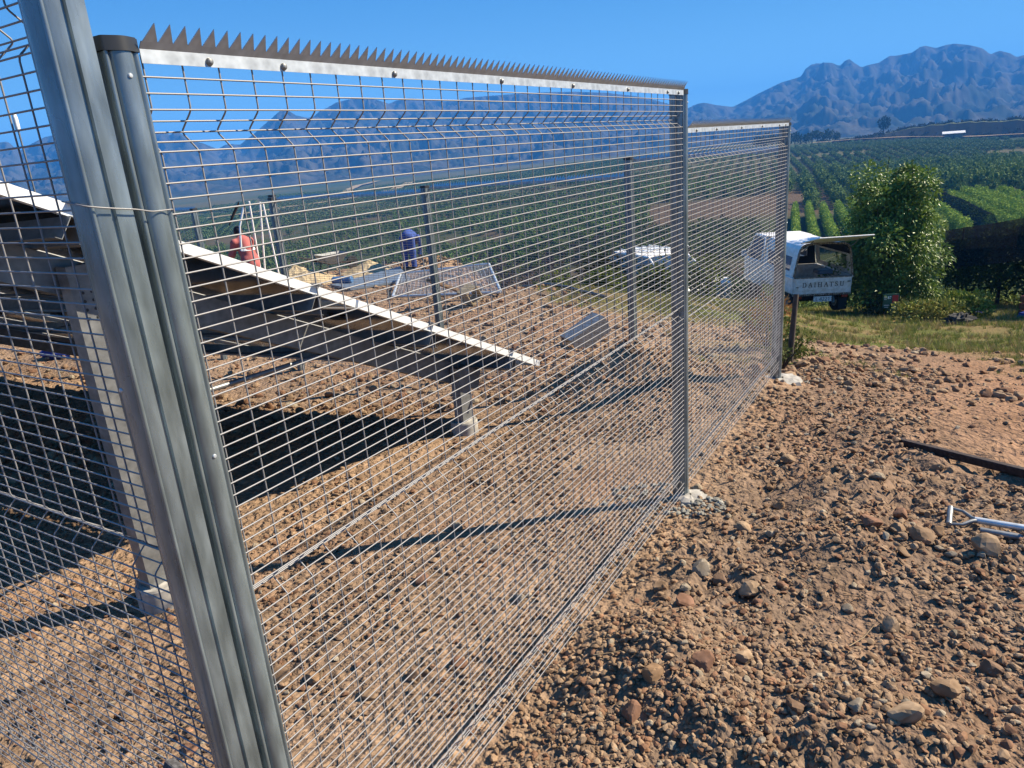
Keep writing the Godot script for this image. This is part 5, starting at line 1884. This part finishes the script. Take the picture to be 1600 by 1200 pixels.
func people() -> void:
	var pink := Color(0.36, 0.095, 0.09)
	var pink2 := Color(0.30, 0.08, 0.08)
	var skin := Color(0.10, 0.05, 0.03)
	var hair := Color(0.012, 0.011, 0.012)
	var boot := Color(0.02, 0.018, 0.016)
	var V := func(x: float, y: float, z: float) -> Vector3:
		return Vector3(x, y, z)
	# worker in salmon, back to the camera, stooping over his work with a pickaxe on the shoulder; faces -z
	var at := Vector3(-5.0, 0, -14.6)
	at.y = ground_y(at.x, at.z) - 0.1
	var t := thing("person", "person in salmon work clothes with a pale back stripe, stooping with a pickaxe", "person", Transform3D(Basis(UPV, deg_to_rad(50)) * Basis.from_scale(Vector3(0.88, 0.88, 0.88)), at))
	var b := []
	for s in [-1.0, 1.0]:
		b.append([V.call(s * 0.10, 0.90, 0), V.call(s * 0.13, 0.48, -0.10), 0.115, 0.085, pink2])
		b.append([V.call(s * 0.13, 0.48, -0.10), V.call(s * 0.14, 0.10, 0.02), 0.085, 0.07, pink2])
		b.append([V.call(s * 0.14, 0.05, 0.05), V.call(s * 0.15, 0.04, -0.13), 0.05, 0.045, boot])
		b.append([V.call(s * 0.19, 1.30, -0.20), V.call(s * 0.25, 1.05, -0.28), 0.085, 0.07, pink])
		b.append([V.call(s * 0.25, 1.05, -0.28), V.call(s * 0.16, 1.02, -0.50), 0.07, 0.055, pink])
		b.append([V.call(s * 0.16, 1.02, -0.50), V.call(s * 0.10, 1.03, -0.56), 0.036, 0.03, skin])
		b.append([V.call(s * 0.06, 1.26, -0.16), V.call(s * 0.19, 1.30, -0.19), 0.10, 0.075, pink])
	b.append([V.call(0, 0.80, 0.03), V.call(0, 1.10, -0.07), 0.185, 0.165, pink])
	b.append([V.call(0, 1.10, -0.07), V.call(0, 1.29, -0.17), 0.165, 0.165, pink])
	b.append([V.call(0, 1.38, -0.22), V.call(0, 1.46, -0.26), 0.055, 0.05, skin])
	b.append([V.call(0, 1.53, -0.29), V.call(0, 1.57, -0.28), 0.085, 0.092, hair])
	b.append([V.call(0, 1.50, -0.34), V.call(0, 1.52, -0.345), 0.065, 0.06, skin])
	b.append([V.call(0, 1.50, -0.405), V.call(0, 1.485, -0.415), 0.012, 0.014, skin])
	for s in [-1.0, 1.0]:
		b.append([V.call(s * 0.093, 1.53, -0.28), V.call(s * 0.095, 1.51, -0.275), 0.02, 0.016, skin])
	put("body", body_mesh(b, 0.022, 0.05), t)
	var m := MB.new()
	var st := []
	for k in 13:
		var a := lerpf(-1.15, 1.15, k / 12.0)
		st.append(Vector3(sin(a) * 0.196, 1.12, -0.075 + cos(a) * 0.186))
	for k in 12:
		m.quad(st[k], st[k + 1], st[k + 1] + Vector3(0, 0.05, -0.026), st[k] + Vector3(0, 0.05, -0.026))
	put("back_stripe", m.mesh(M.plate_white), t)
	var pk := thing("pickaxe", "pickaxe with a pale handle and dark curved head held over the stooping worker's back", "pickaxe", Transform3D(Basis.IDENTITY, Vector3(-4.98, 0.42, -14.15)))
	m = MB.new()
	m.tube([Vector3(0, 0, 0), Vector3(0.04, 0.45, -0.05), Vector3(0.16, 0.80, -0.1)], [0.022, 0.018, 0.024], 8)
	put("handle", m.mesh(M.aluminium), pk)
	m = MB.new()
	m.tube([Vector3(-0.16, 0.48, -0.06), Vector3(-0.09, 0.62, -0.08), Vector3(0.0, 0.76, -0.1), Vector3(0.06, 0.84, -0.1), Vector3(0.09, 0.9, -0.1)], [0.008, 0.022, 0.028, 0.022, 0.01], 8)
	put("head", m.mesh(M.rust_steel), pk)
	# worker in blue overalls, bent down so that only legs and seat show
	var blue := Color(0.025, 0.06, 0.24)
	at = Vector3(-2.05, 0, -16.2)
	at.y = ground_y(at.x, at.z)
	t = thing("person", "person in dark blue overalls bent far forward beyond the far fence", "person", Transform3D(Basis(UPV, deg_to_rad(-12)) * Basis.from_scale(Vector3.ONE * 0.76), at))
	b = []
	for s in [-1.0, 1.0]:
		b.append([V.call(s * 0.11, 0.88, 0), V.call(s * 0.12, 0.47, -0.03), 0.125, 0.09, blue])
		b.append([V.call(s * 0.12, 0.47, -0.03), V.call(s * 0.13, 0.09, 0.0), 0.09, 0.08, blue])
		b.append([V.call(s * 0.13, 0.05, 0.03), V.call(s * 0.14, 0.04, -0.15), 0.05, 0.045, boot])
		b.append([V.call(s * 0.18, 0.86, -0.46), V.call(s * 0.20, 0.58, -0.52), 0.07, 0.05, blue])
		b.append([V.call(s * 0.20, 0.58, -0.52), V.call(s * 0.14, 0.34, -0.58), 0.048, 0.04, blue])
		b.append([V.call(s * 0.14, 0.34, -0.58), V.call(s * 0.13, 0.25, -0.59), 0.035, 0.03, skin])
	b.append([V.call(0, 0.93, 0.0), V.call(0, 0.97, -0.18), 0.155, 0.15, blue])
	b.append([V.call(0, 0.97, -0.18), V.call(0, 0.90, -0.44), 0.15, 0.15, blue])
	b.append([V.call(0, 0.84, -0.58), V.call(0, 0.78, -0.64), 0.055, 0.055, skin])
	b.append([V.call(0, 0.74, -0.70), V.call(0, 0.71, -0.73), 0.092, 0.085, hair])
	b.append([V.call(0, 0.67, -0.68), V.call(0, 0.65, -0.69), 0.06, 0.055, skin])
	put("body", body_mesh(b, 0.022, 0.05), t)

func lay(called: String, m: MB, mt: Material, label: String, cat: String, xf: Transform3D, group := "") -> MeshInstance3D:
	var o := put(called, m.mesh(mt), null, xf)
	tag(o, label, cat, group)
	return o

func on_ground(x: float, z: float, up := 0.0) -> Vector3:
	return Vector3(x, ground_y(x, z) + up, z)

func objects() -> void:
	var m := MB.new()
	# plank leaning on the left panel
	var bt := Vector3(-0.95, ground_y(-0.95, -0.75), -0.80)
	var tp := Vector3(-0.655, 0.845, -1.045)
	var dir := (tp - bt).normalized()
	var sd := (NN - dir * NN.dot(dir)).normalized()
	m = MB.new()
	m.box(Vector3(0, bt.distance_to(tp) / 2, 0), Vector3(0.055, bt.distance_to(tp), 0.02), Basis.IDENTITY, 0.002)
	lay("plank", m, M.grey_wood, "weathered grey plank leaning on the mesh at the bottom left, top end showing", "plank", Transform3D(Basis(sd, dir, sd.cross(dir)), bt))
	# shovel
	var sh := thing("shovel", "shovel with a grey D-shaped grip lying on the soil at the right edge", "shovel", Transform3D(Basis.IDENTITY, on_ground(1.93, -2.89, 0.05)))
	var ax := Vector3(0.21, 0.0, 0.135).normalized()
	var ac := Vector3(-ax.z, 0, ax.x)
	m = MB.new()
	m.tube([-ac * 0.062 + UPV * 0.012, ac * 0.062 + UPV * -0.012], 0.0125, 12)
	put("grip", m.mesh(M.galvanised), sh)
	m = MB.new()
	for s in [-1.0, 1.0]:
		m.tube([ac * 0.058 * s - UPV * 0.012 * s, ac * 0.05 * s + ax * 0.05 - UPV * 0.008 * s, ac * 0.016 * s + ax * 0.085, ax * 0.11], [0.0075, 0.0075, 0.009, 0.012], 8)
	put("yoke", m.mesh(M.galvanised), sh)
	m = MB.new()
	m.tube([ax * 0.095, ax * 0.5, ax * 0.82], 0.0145, 12)
	put("shaft", m.mesh(M.bright_steel), sh)
	m = MB.new()
	var bl := [ax * 0.80 - ac * 0.10, ax * 0.80 + ac * 0.10, ax * 1.02 + ac * 0.10, ax * 1.1, ax * 1.02 - ac * 0.10]
	for k in range(1, 4):
		m.tri(bl[0] - UPV * 0.02, bl[k] - UPV * 0.02, bl[k + 1] - UPV * 0.02)
		m.tri(bl[0] - UPV * 0.022, bl[k + 1] - UPV * 0.022, bl[k] - UPV * 0.022)
	put("blade", m.mesh(M.rust_steel), sh)
	m = MB.new()
	m.tube([Vector3(0, 0.03, 0), Vector3(0.3, 0.025, 0.62)], 0.014, 10)
	lay("steel_bar", m, M.galvanised, "plain grey steel bar lying beside the shovel shaft, nearer the camera", "bar", Transform3D(Basis(UPV, 0.55), on_ground(1.985, -2.76)))
	# dark beam half sunk in the soil
	var a := on_ground(2.24, -4.0, -0.012)
	var e := on_ground(2.78, -3.20, 0.02)
	m = MB.new()
	m.box(Vector3(0, 0, 0.65), Vector3(0.038, 0.045, 1.3), Basis.IDENTITY, 0.004)
	lay("steel_beam", m, M.rust_steel, "dark rusty beam lying on the stony soil at the right edge", "beam", Transform3D(Basis.looking_at(-(e - a).normalized()), a))
	# leaning stake
	m = MB.new()
	m.tube([Vector3(-0.02, -0.2, 0), Vector3(0.0, 0.25, 0.0), Vector3(0.055, 0.62, -0.08)], [0.028, 0.027, 0.022], 9)
	lay("wooden_stake", m, M.old_wood, "short dark wooden stake leaning beside the farthest outer fence post", "stake", Transform3D(Basis.IDENTITY, on_ground(2.56, -6.3)))
	# farm sign
	var sg := thing("farm_sign", "small green notice board with a red square below the big tree", "sign", Transform3D(Basis(UPV, -0.25), on_ground(8.45, -15.5)))
	m = MB.new()
	m.box(Vector3(0, 0.36, 0), Vector3(0.32, 0.36, 0.012), Basis.IDENTITY, 0.003)
	put("board", m.mesh(M.sign_green), sg)
	m = MB.new()
	m.box(Vector3(0.09, 0.43, 0.008), Vector3(0.12, 0.17, 0.004))
	put("red_square", m.mesh(M.sign_red), sg)
	m = MB.new()
	for q in [[-0.11, 0.47, 0.05, 0.05], [-0.05, 0.46, 0.03, 0.06], [-0.01, 0.48, 0.03, 0.03], [-0.02, 0.44, 0.04, 0.012], [-0.11, 0.42, 0.05, 0.012], [-0.06, 0.29, 0.14, 0.012], [0.08, 0.245, 0.05, 0.03], [-0.08, 0.245, 0.08, 0.01]]:
		m.box(Vector3(q[0], q[1], 0.008), Vector3(q[2], q[3], 0.003))
	put("lettering", m.mesh(M.sign_white), sg)
	for s in [-0.1, 0.1]:
		m = MB.new()
		m.box(Vector3(s, 0.24, -0.018), Vector3(0.03, 0.6, 0.02))
		put("post", m.mesh(M.old_wood), sg)
	# things in the shade under the netted row
	m = MB.new()
	m.lathe([Vector2(0.0, 0.0), Vector2(0.2, 0.0), Vector2(0.22, 0.05), Vector2(0.2, 0.14), Vector2(0.11, 0.15), Vector2(0.1, 0.08), Vector2(0, 0.08)], 20)
	lump("black_sack", "crumpled black sack on the grass at the edge of the shade", "sack", on_ground(8.55, -13.2), Vector3(0.26, 0.15, 0.16), 35, M.rubber)
	var cr := thing("orange_crate", "rust orange crate in the shade at the right edge under the netted row", "crate", Transform3D(Basis(UPV, 0.5), on_ground(11.2, -14.85)))
	for k in 4:
		m = MB.new()
		var ang := k * PI / 2
		for j in 3:
			m.box(Basis(UPV, ang) * Vector3(0, 0.09 + j * 0.15, 0.2), Basis(UPV, ang) * Vector3(0.42, 0.12, 0.02) if false else Vector3(0.42, 0.12, 0.02), Basis(UPV, ang))
		put("side_boards", m.mesh(M.orange_plastic), cr)
	m = MB.new()
	m.box(Vector3(0, 0.02, 0), Vector3(0.4, 0.02, 0.4))
	put("bottom", m.mesh(M.orange_plastic), cr)
	lump("blue_bundle", "dark blue bundle on the grass left of the orange crate", "bundle", on_ground(10.35, -15.6), Vector3(0.22, 0.12, 0.16), 31)
	lump("blue_jacket", "blue jacket with a light stripe lying below the orange crate", "jacket", on_ground(10.75, -14.2), Vector3(0.3, 0.12, 0.2), 32)
	# blue cloth left inside the fence
	lump("blue_glove", "bright blue cloth lying on the sunny ground beyond the solar table at the left", "cloth", on_ground(-6.6, -10.4), Vector3(0.22, 0.14, 0.14), 33)
	# sheet on the ground
	m = MB.new()
	var sh4 := [on_ground(-3.55, -14.9, 0.05), on_ground(-3.0, -14.1, 0.05), on_ground(-1.95, -15.3, 0.06), on_ground(-2.3, -16.3, 0.07)]
	m.quad(sh4[0], sh4[1], sh4[2], sh4[3])
	for k in 4:
		m.quad(sh4[k], sh4[k] - UPV * 0.04, sh4[(k + 1) % 4] - UPV * 0.04, sh4[(k + 1) % 4])
	lay("grey_sheet", m, M.tarp, "blue grey sheet spread flat on the ground before the sand heaps", "sheet", Transform3D.IDENTITY)
	# lying mesh frame
	var fr := thing("wire_gate", "spare galvanised mesh frame lying flat on the stones inside the plot", "gate", Transform3D.IDENTITY)
	var c4 := [Vector3(-1.98, -0.44, -12.7), Vector3(-0.06, -0.37, -11.9), Vector3(-0.26, -0.22, -14.2), Vector3(-2.14, -0.42, -15.2)]
	for k in 4:
		m = MB.new()
		m.tube([c4[k], c4[(k + 1) % 4]], 0.025, 8)
		put("frame_tube", m.mesh(M.bright_steel), fr)
	m = MB.new()
	for k in range(1, 26):
		m.tube([c4[0].lerp(c4[1], k / 26.0), c4[3].lerp(c4[2], k / 26.0)], 0.003, 4, false)
	for k in range(1, 40):
		m.tube([c4[0].lerp(c4[3], k / 40.0), c4[1].lerp(c4[2], k / 40.0)], 0.003, 4, false)
	put("wire_infill", m.mesh(M.bright_steel), fr).set_meta("kind", "stuff")
	# timber with a box section end
	m = MB.new()
	m.box(Vector3(0, 0.02, 0), Vector3(0.9, 0.05, 0.11), Basis.IDENTITY, 0.004)
	lay("brown_board", m, M.wood, "brown board propped slanting on the lying mesh frame", "board", Transform3D(Basis(UPV, 0.9) * Basis(Vector3(0, 0, 1), -0.42), Vector3(-0.95, -0.22, -11.9)))
	m = MB.new()
	for s in [-1.0, 1.0]:
		m.box(Vector3(s * 0.11, 0, 0), Vector3(0.015, 0.22, 0.3))
		m.box(Vector3(0, s * 0.11, 0), Vector3(0.235, 0.015, 0.3))
	lay("square_duct", m, M.sand, "short pale square duct with an open end at the foot of the brown board", "duct", Transform3D(Basis(UPV, 0.6) * Basis(Vector3(0, 0, 1), 0.5), on_ground(-0.55, -11.4, 0.17)))
	# grey chute
	var ch := thing("grey_chute", "bent grey sheet metal chute lying by the stone heap inside the plot", "chute", Transform3D(Basis(UPV, 0.35) * Basis(Vector3(0, 0, 1), 0.45), on_ground(0.92, -8.35, 0.16)))
	m = MB.new()
	m.box(Vector3(0, 0.1, 0), Vector3(0.5, 0.012, 0.3), Basis.IDENTITY, 0.002)
	put("top_sheet", m.mesh(M.galvanised), ch)
	for s in [-1.0, 1.0]:
		m = MB.new()
		m.box(Vector3(0, 0.0, s * 0.15), Vector3(0.5, 0.2, 0.01))
		put("side_sheet", m.mesh(M.galvanised), ch)
	# planks by the worker in blue
	for k in 4:
		m = MB.new()
		m.box(Vector3.ZERO, Vector3(1.0, 0.04, 0.1), Basis.IDENTITY, 0.004)
		lay("timber", m, M.wood, ["short timber lying nearest the worker in blue", "timber crossing the others beside the far fence post", "uppermost timber of the loose pile behind the far fence post", "timber at the right end of the loose pile"][k], "timber", Transform3D(Basis(UPV, [0.1, -0.3, 0.35, 0.05][k]), on_ground([-1.75, -1.45, -1.35, -0.95][k], [-15.6, -15.3, -15.8, -15.0][k], [0.04, 0.06, 0.12, 0.05][k])), "loose timber pile beyond the far fence")
	# sand heaps
	heap("sand_heap", "pale sand heap behind the gate posts", "sand heap", Vector3(-4.5, 0, -15.9), 1.15, 0.42, 41)
	heap("sand_heap", "pale sand heap behind the blue canister", "sand heap", Vector3(-3.0, 0, -16.4), 0.95, 0.34, 42)
	# canister
	var cn := thing("blue_canister", "blue canister lying on the sand behind the far fence", "canister", Transform3D(Basis(UPV, -0.2), on_ground(-3.35, -15.1, 0.09)))
	m = MB.new()
	m.lathe([Vector2(0, -0.22), Vector2(0.07, -0.22), Vector2(0.085, -0.2), Vector2(0.085, -0.07), Vector2(0.09, -0.06), Vector2(0.085, -0.05), Vector2(0.085, 0.19), Vector2(0.06, 0.22), Vector2(0, 0.22)], 18, Transform3D(Basis(Vector3(0, 0, 1), PI / 2), Vector3.ZERO))
	put("barrel", m.mesh(M.blue_plastic), cn)
	# wheelbarrow
	var wb := thing("wheelbarrow", "grey wheelbarrow standing between the sand heaps", "wheelbarrow", Transform3D(Basis(UPV, 0.7) * Basis.from_scale(Vector3.ONE * 0.8), on_ground(-3.75, -16.2, 0.1)))
	m = MB.new()
	var tp4 := [Vector3(-0.4, 0.5, -0.28), Vector3(0.4, 0.5, -0.28), Vector3(0.4, 0.5, 0.28), Vector3(-0.4, 0.5, 0.28)]
	var bt4 := [Vector3(-0.25, 0.25, -0.18), Vector3(0.18, 0.25, -0.18), Vector3(0.18, 0.25, 0.18), Vector3(-0.25, 0.25, 0.18)]
	for k in 4:
		m.quad(bt4[k], bt4[(k + 1) % 4], tp4[(k + 1) % 4], tp4[k])
	m.quad(bt4[0], bt4[1], bt4[2], bt4[3])
	put("tray", m.mesh(M.galvanised), wb)
	m = MB.new()
	for s in [-1.0, 1.0]:
		m.tube([Vector3(0.62, 0.2, s * 0.05), Vector3(-0.2, 0.24, s * 0.22), Vector3(-0.85, 0.5, s * 0.28)], 0.016, 7)
		m.tube([Vector3(-0.25, 0.24, s * 0.2), Vector3(-0.32, 0.0, s * 0.22)], 0.014, 7)
	put("handles", m.mesh(M.rust_steel), wb)
	m = MB.new()
	m.lathe([Vector2(0.05, -0.04), Vector2(0.17, -0.04), Vector2(0.18, 0), Vector2(0.17, 0.04), Vector2(0.05, 0.04)], 18, Transform3D(Basis(Vector3(1, 0, 0), PI / 2), Vector3(0.6, 0.17, 0)))
	put("wheel", m.mesh(M.rubber), wb)
	# pale poles standing by the gate
	for k in 3:
		m = MB.new()
		var p0: Vector3 = [Vector3(-4.94, -0.5, -14.9), Vector3(-4.92, -0.5, -15.0), Vector3(-4.72, -0.5, -15.4)][k]
		var p1: Vector3 = [Vector3(-4.86, 1.30, -14.75), Vector3(-4.72, 1.26, -14.97), Vector3(-4.76, 1.22, -15.27)][k]
		m.tube([p0, p1], 0.019, 8)
		lay("pale_pole", m, M.plate_white, ["pale pole leaning above the worker's shoulder", "upright pale pole between the worker and the gate posts", "pale pole leaning against the gate posts"][k], "pole", Transform3D.IDENTITY, "pale poles standing by the gate")
	# black pipe along the edge of the plot
	m = MB.new()
	var pp := []
	for k in 14:
		var u := k / 13.0
		pp.append(on_ground(lerpf(-0.55, 1.55, u), lerpf(-15.2, -11.1, u) + 0.15 * sin(u * 9.0), 0.05))
	m.tube(pp, 0.03, 7)
	lay("black_pipe", m, M.black_plastic, "black irrigation pipe along the far edge of the stony plot", "pipe", Transform3D.IDENTITY)
	# yellow bucket and the dark sack beside it
	m = MB.new()
	var bk := on_ground(0.62, -14.6)
	m.lathe([Vector2(0, 0), Vector2(0.1, 0), Vector2(0.13, 0.22), Vector2(0.14, 0.22), Vector2(0.12, 0.2), Vector2(0.09, 0.03), Vector2(0, 0.03)], 18)
	lay("yellow_bucket", m, M.yellow_plastic, "yellow bucket in the scrub past the edge of the plot", "bucket", Transform3D(Basis(Vector3(1, 0, 0), 0.5), Vector3(bk.x, maxf(bk.y, -1.05), bk.z)))
	# dry twigs and straws
	rng.seed = 990
	var tw := MB.new()
	tw.tube([Vector3(-0.5, 0, 0), Vector3(-0.1, 0.03, 0.05), Vector3(0.5, 0, -0.04)], [0.012, 0.01, 0.004], 5)
	var tx := []
	var tc := []
	for k in 170:
		var x := rng.randf_range(-2.0, 4.0)
		var z := rng.randf_range(-7.0, -1.5)
		var l := rng.randf_range(0.05, 0.2)
		tx.append(Transform3D(Basis(UPV, rng.randf() * TAU) * Basis(Vector3(0, 0, 1), rng.randf_range(-0.15, 0.15)) * Basis.from_scale(Vector3.ONE * l), on_ground(x, z, 0.012)))
		tc.append(Color(0.42, 0.32, 0.2) if rng.randf() < 0.7 else Color(0.16, 0.11, 0.07))
	scatter("twigs", tw.mesh(M.stone), tx, tc, "dry twigs and straws lying about on the soil", "twigs")

func lump(called: String, label: String, cat: String, at: Vector3, s: Vector3, sd: int, mt: Material = null) -> void:
	var f := FastNoiseLite.new()
	f.seed = sd
	f.frequency = 1.4
	f.fractal_octaves = 3
	var m := MB.new()
	var P := func(i: int, j: int) -> Vector3:
		var a := TAU * i / 20.0
		var e := PI * (j / 12.0 - 0.5)
		var d := Vector3(cos(a) * cos(e), sin(e), sin(a) * cos(e))
		var r := 1.0 + 0.55 * f.get_noise_3dv(d * 1.6)
		var p := d * r * s
		p.y = maxf(p.y, -s.y * 0.45)
		return p + Vector3(0, s.y * 0.45, 0)
	for i in 20:
		for j in 12:
			m.quad(P.call(i, j), P.call(i, j + 1), P.call(i + 1, j + 1), P.call(i + 1, j))
	lay(called, m, mt if mt else M.blue_cloth, label, cat, Transform3D.IDENTITY.translated(at))

func heap(called: String, label: String, cat: String, at: Vector3, r: float, h: float, sd: int) -> void:
	at.y = ground_y(at.x, at.z) - 0.08
	var m := MB.new()
	var P := func(i: int, j: int) -> Vector3:
		var a := TAU * i / 36.0
		var q := j / 14.0
		var d := r * q * (1.0 + 0.25 * nz.get_noise_2d(cos(a) * 3.0 + sd, sin(a) * 3.0))
		var y := h * (pow(1.0 - q, 1.3) + 0.10 * nz2.get_noise_2d(cos(a) * q * 2.0 + sd, sin(a) * q * 2.0))
		return Vector3(cos(a) * d, y, sin(a) * d)
	for i in 36:
		for j in 14:
			m.quad(P.call(i, j), P.call(i, j + 1), P.call(i + 1, j + 1), P.call(i + 1, j))
	tag(put(called, m.mesh(M.sand), null, Transform3D.IDENTITY.translated(at)), label, cat, "pale sand heaps beyond the fence")

func _ready() -> void:
	# camera, sky, sun, exposure
	var cam := Camera3D.new()
	cam.name = "camera"
	cam.fov = 55.93
	cam.near = 0.05
	cam.far = 8000.0
	cam.transform = Transform3D(Basis(Vector3(0.996736, -0.076853, 0.024734), Vector3(0.080736, 0.948807, -0.305364), Vector3(0.0, 0.306364, 0.951914)), EYE)
	add_child(cam)
	var sky := ProceduralSkyMaterial.new()
	sky.sky_top_color = lin(0.011, 0.095, 0.275)
	sky.sky_horizon_color = lin(0.19, 0.42, 0.60)
	sky.sky_curve = 0.075
	sky.ground_bottom_color = lin(0.10, 0.07, 0.045)
	sky.ground_horizon_color = lin(0.12, 0.13, 0.12)
	sky.sun_angle_max = 20.0
	var env := Environment.new()
	env.background_mode = Environment.BG_SKY
	env.sky = Sky.new()
	env.sky.sky_material = sky
	env.background_energy_multiplier = 1.0
	env.ambient_light_source = Environment.AMBIENT_SOURCE_SKY
	env.tonemap_mode = Environment.TONE_MAPPER_LINEAR
	env.tonemap_exposure = 2.45
	env.fog_enabled = true
	env.fog_density = 0.00046
	env.fog_light_color = Color(0.29, 0.62, 0.98)
	env.sdfgi_enabled = true
	env.ssao_enabled = true
	env.ssil_enabled = true
	var we := WorldEnvironment.new()
	we.name = "world"
	we.environment = env
	add_child(we)
	var sun := DirectionalLight3D.new()
	sun.name = "sun"
	sun.light_energy = 1.6
	sun.light_color = Color(1.0, 0.94, 0.84)
	sun.light_angular_distance = 0.5
	sun.shadow_enabled = true
	sun.basis = Basis.looking_at(-SUN.normalized())
	add_child(sun)

	nz.seed = 11
	nz.frequency = 0.45
	nz.fractal_octaves = 4
	nz2.seed = 12
	nz2.frequency = 4.5
	nz2.fractal_octaves = 4
	nz3.seed = 13
	nz3.frequency = 14.0
	nz3.fractal_octaves = 3
	nzf.seed = 14
	nzf.frequency = 0.022
	nzf.fractal_octaves = 4
	materials()
	make_lattice()
	ground_sheet()
	mountains()
	fences()
	solar_table()
	pickup()
	small_car()
	people()
	plants()
	far_things()
	objects()
	stones()
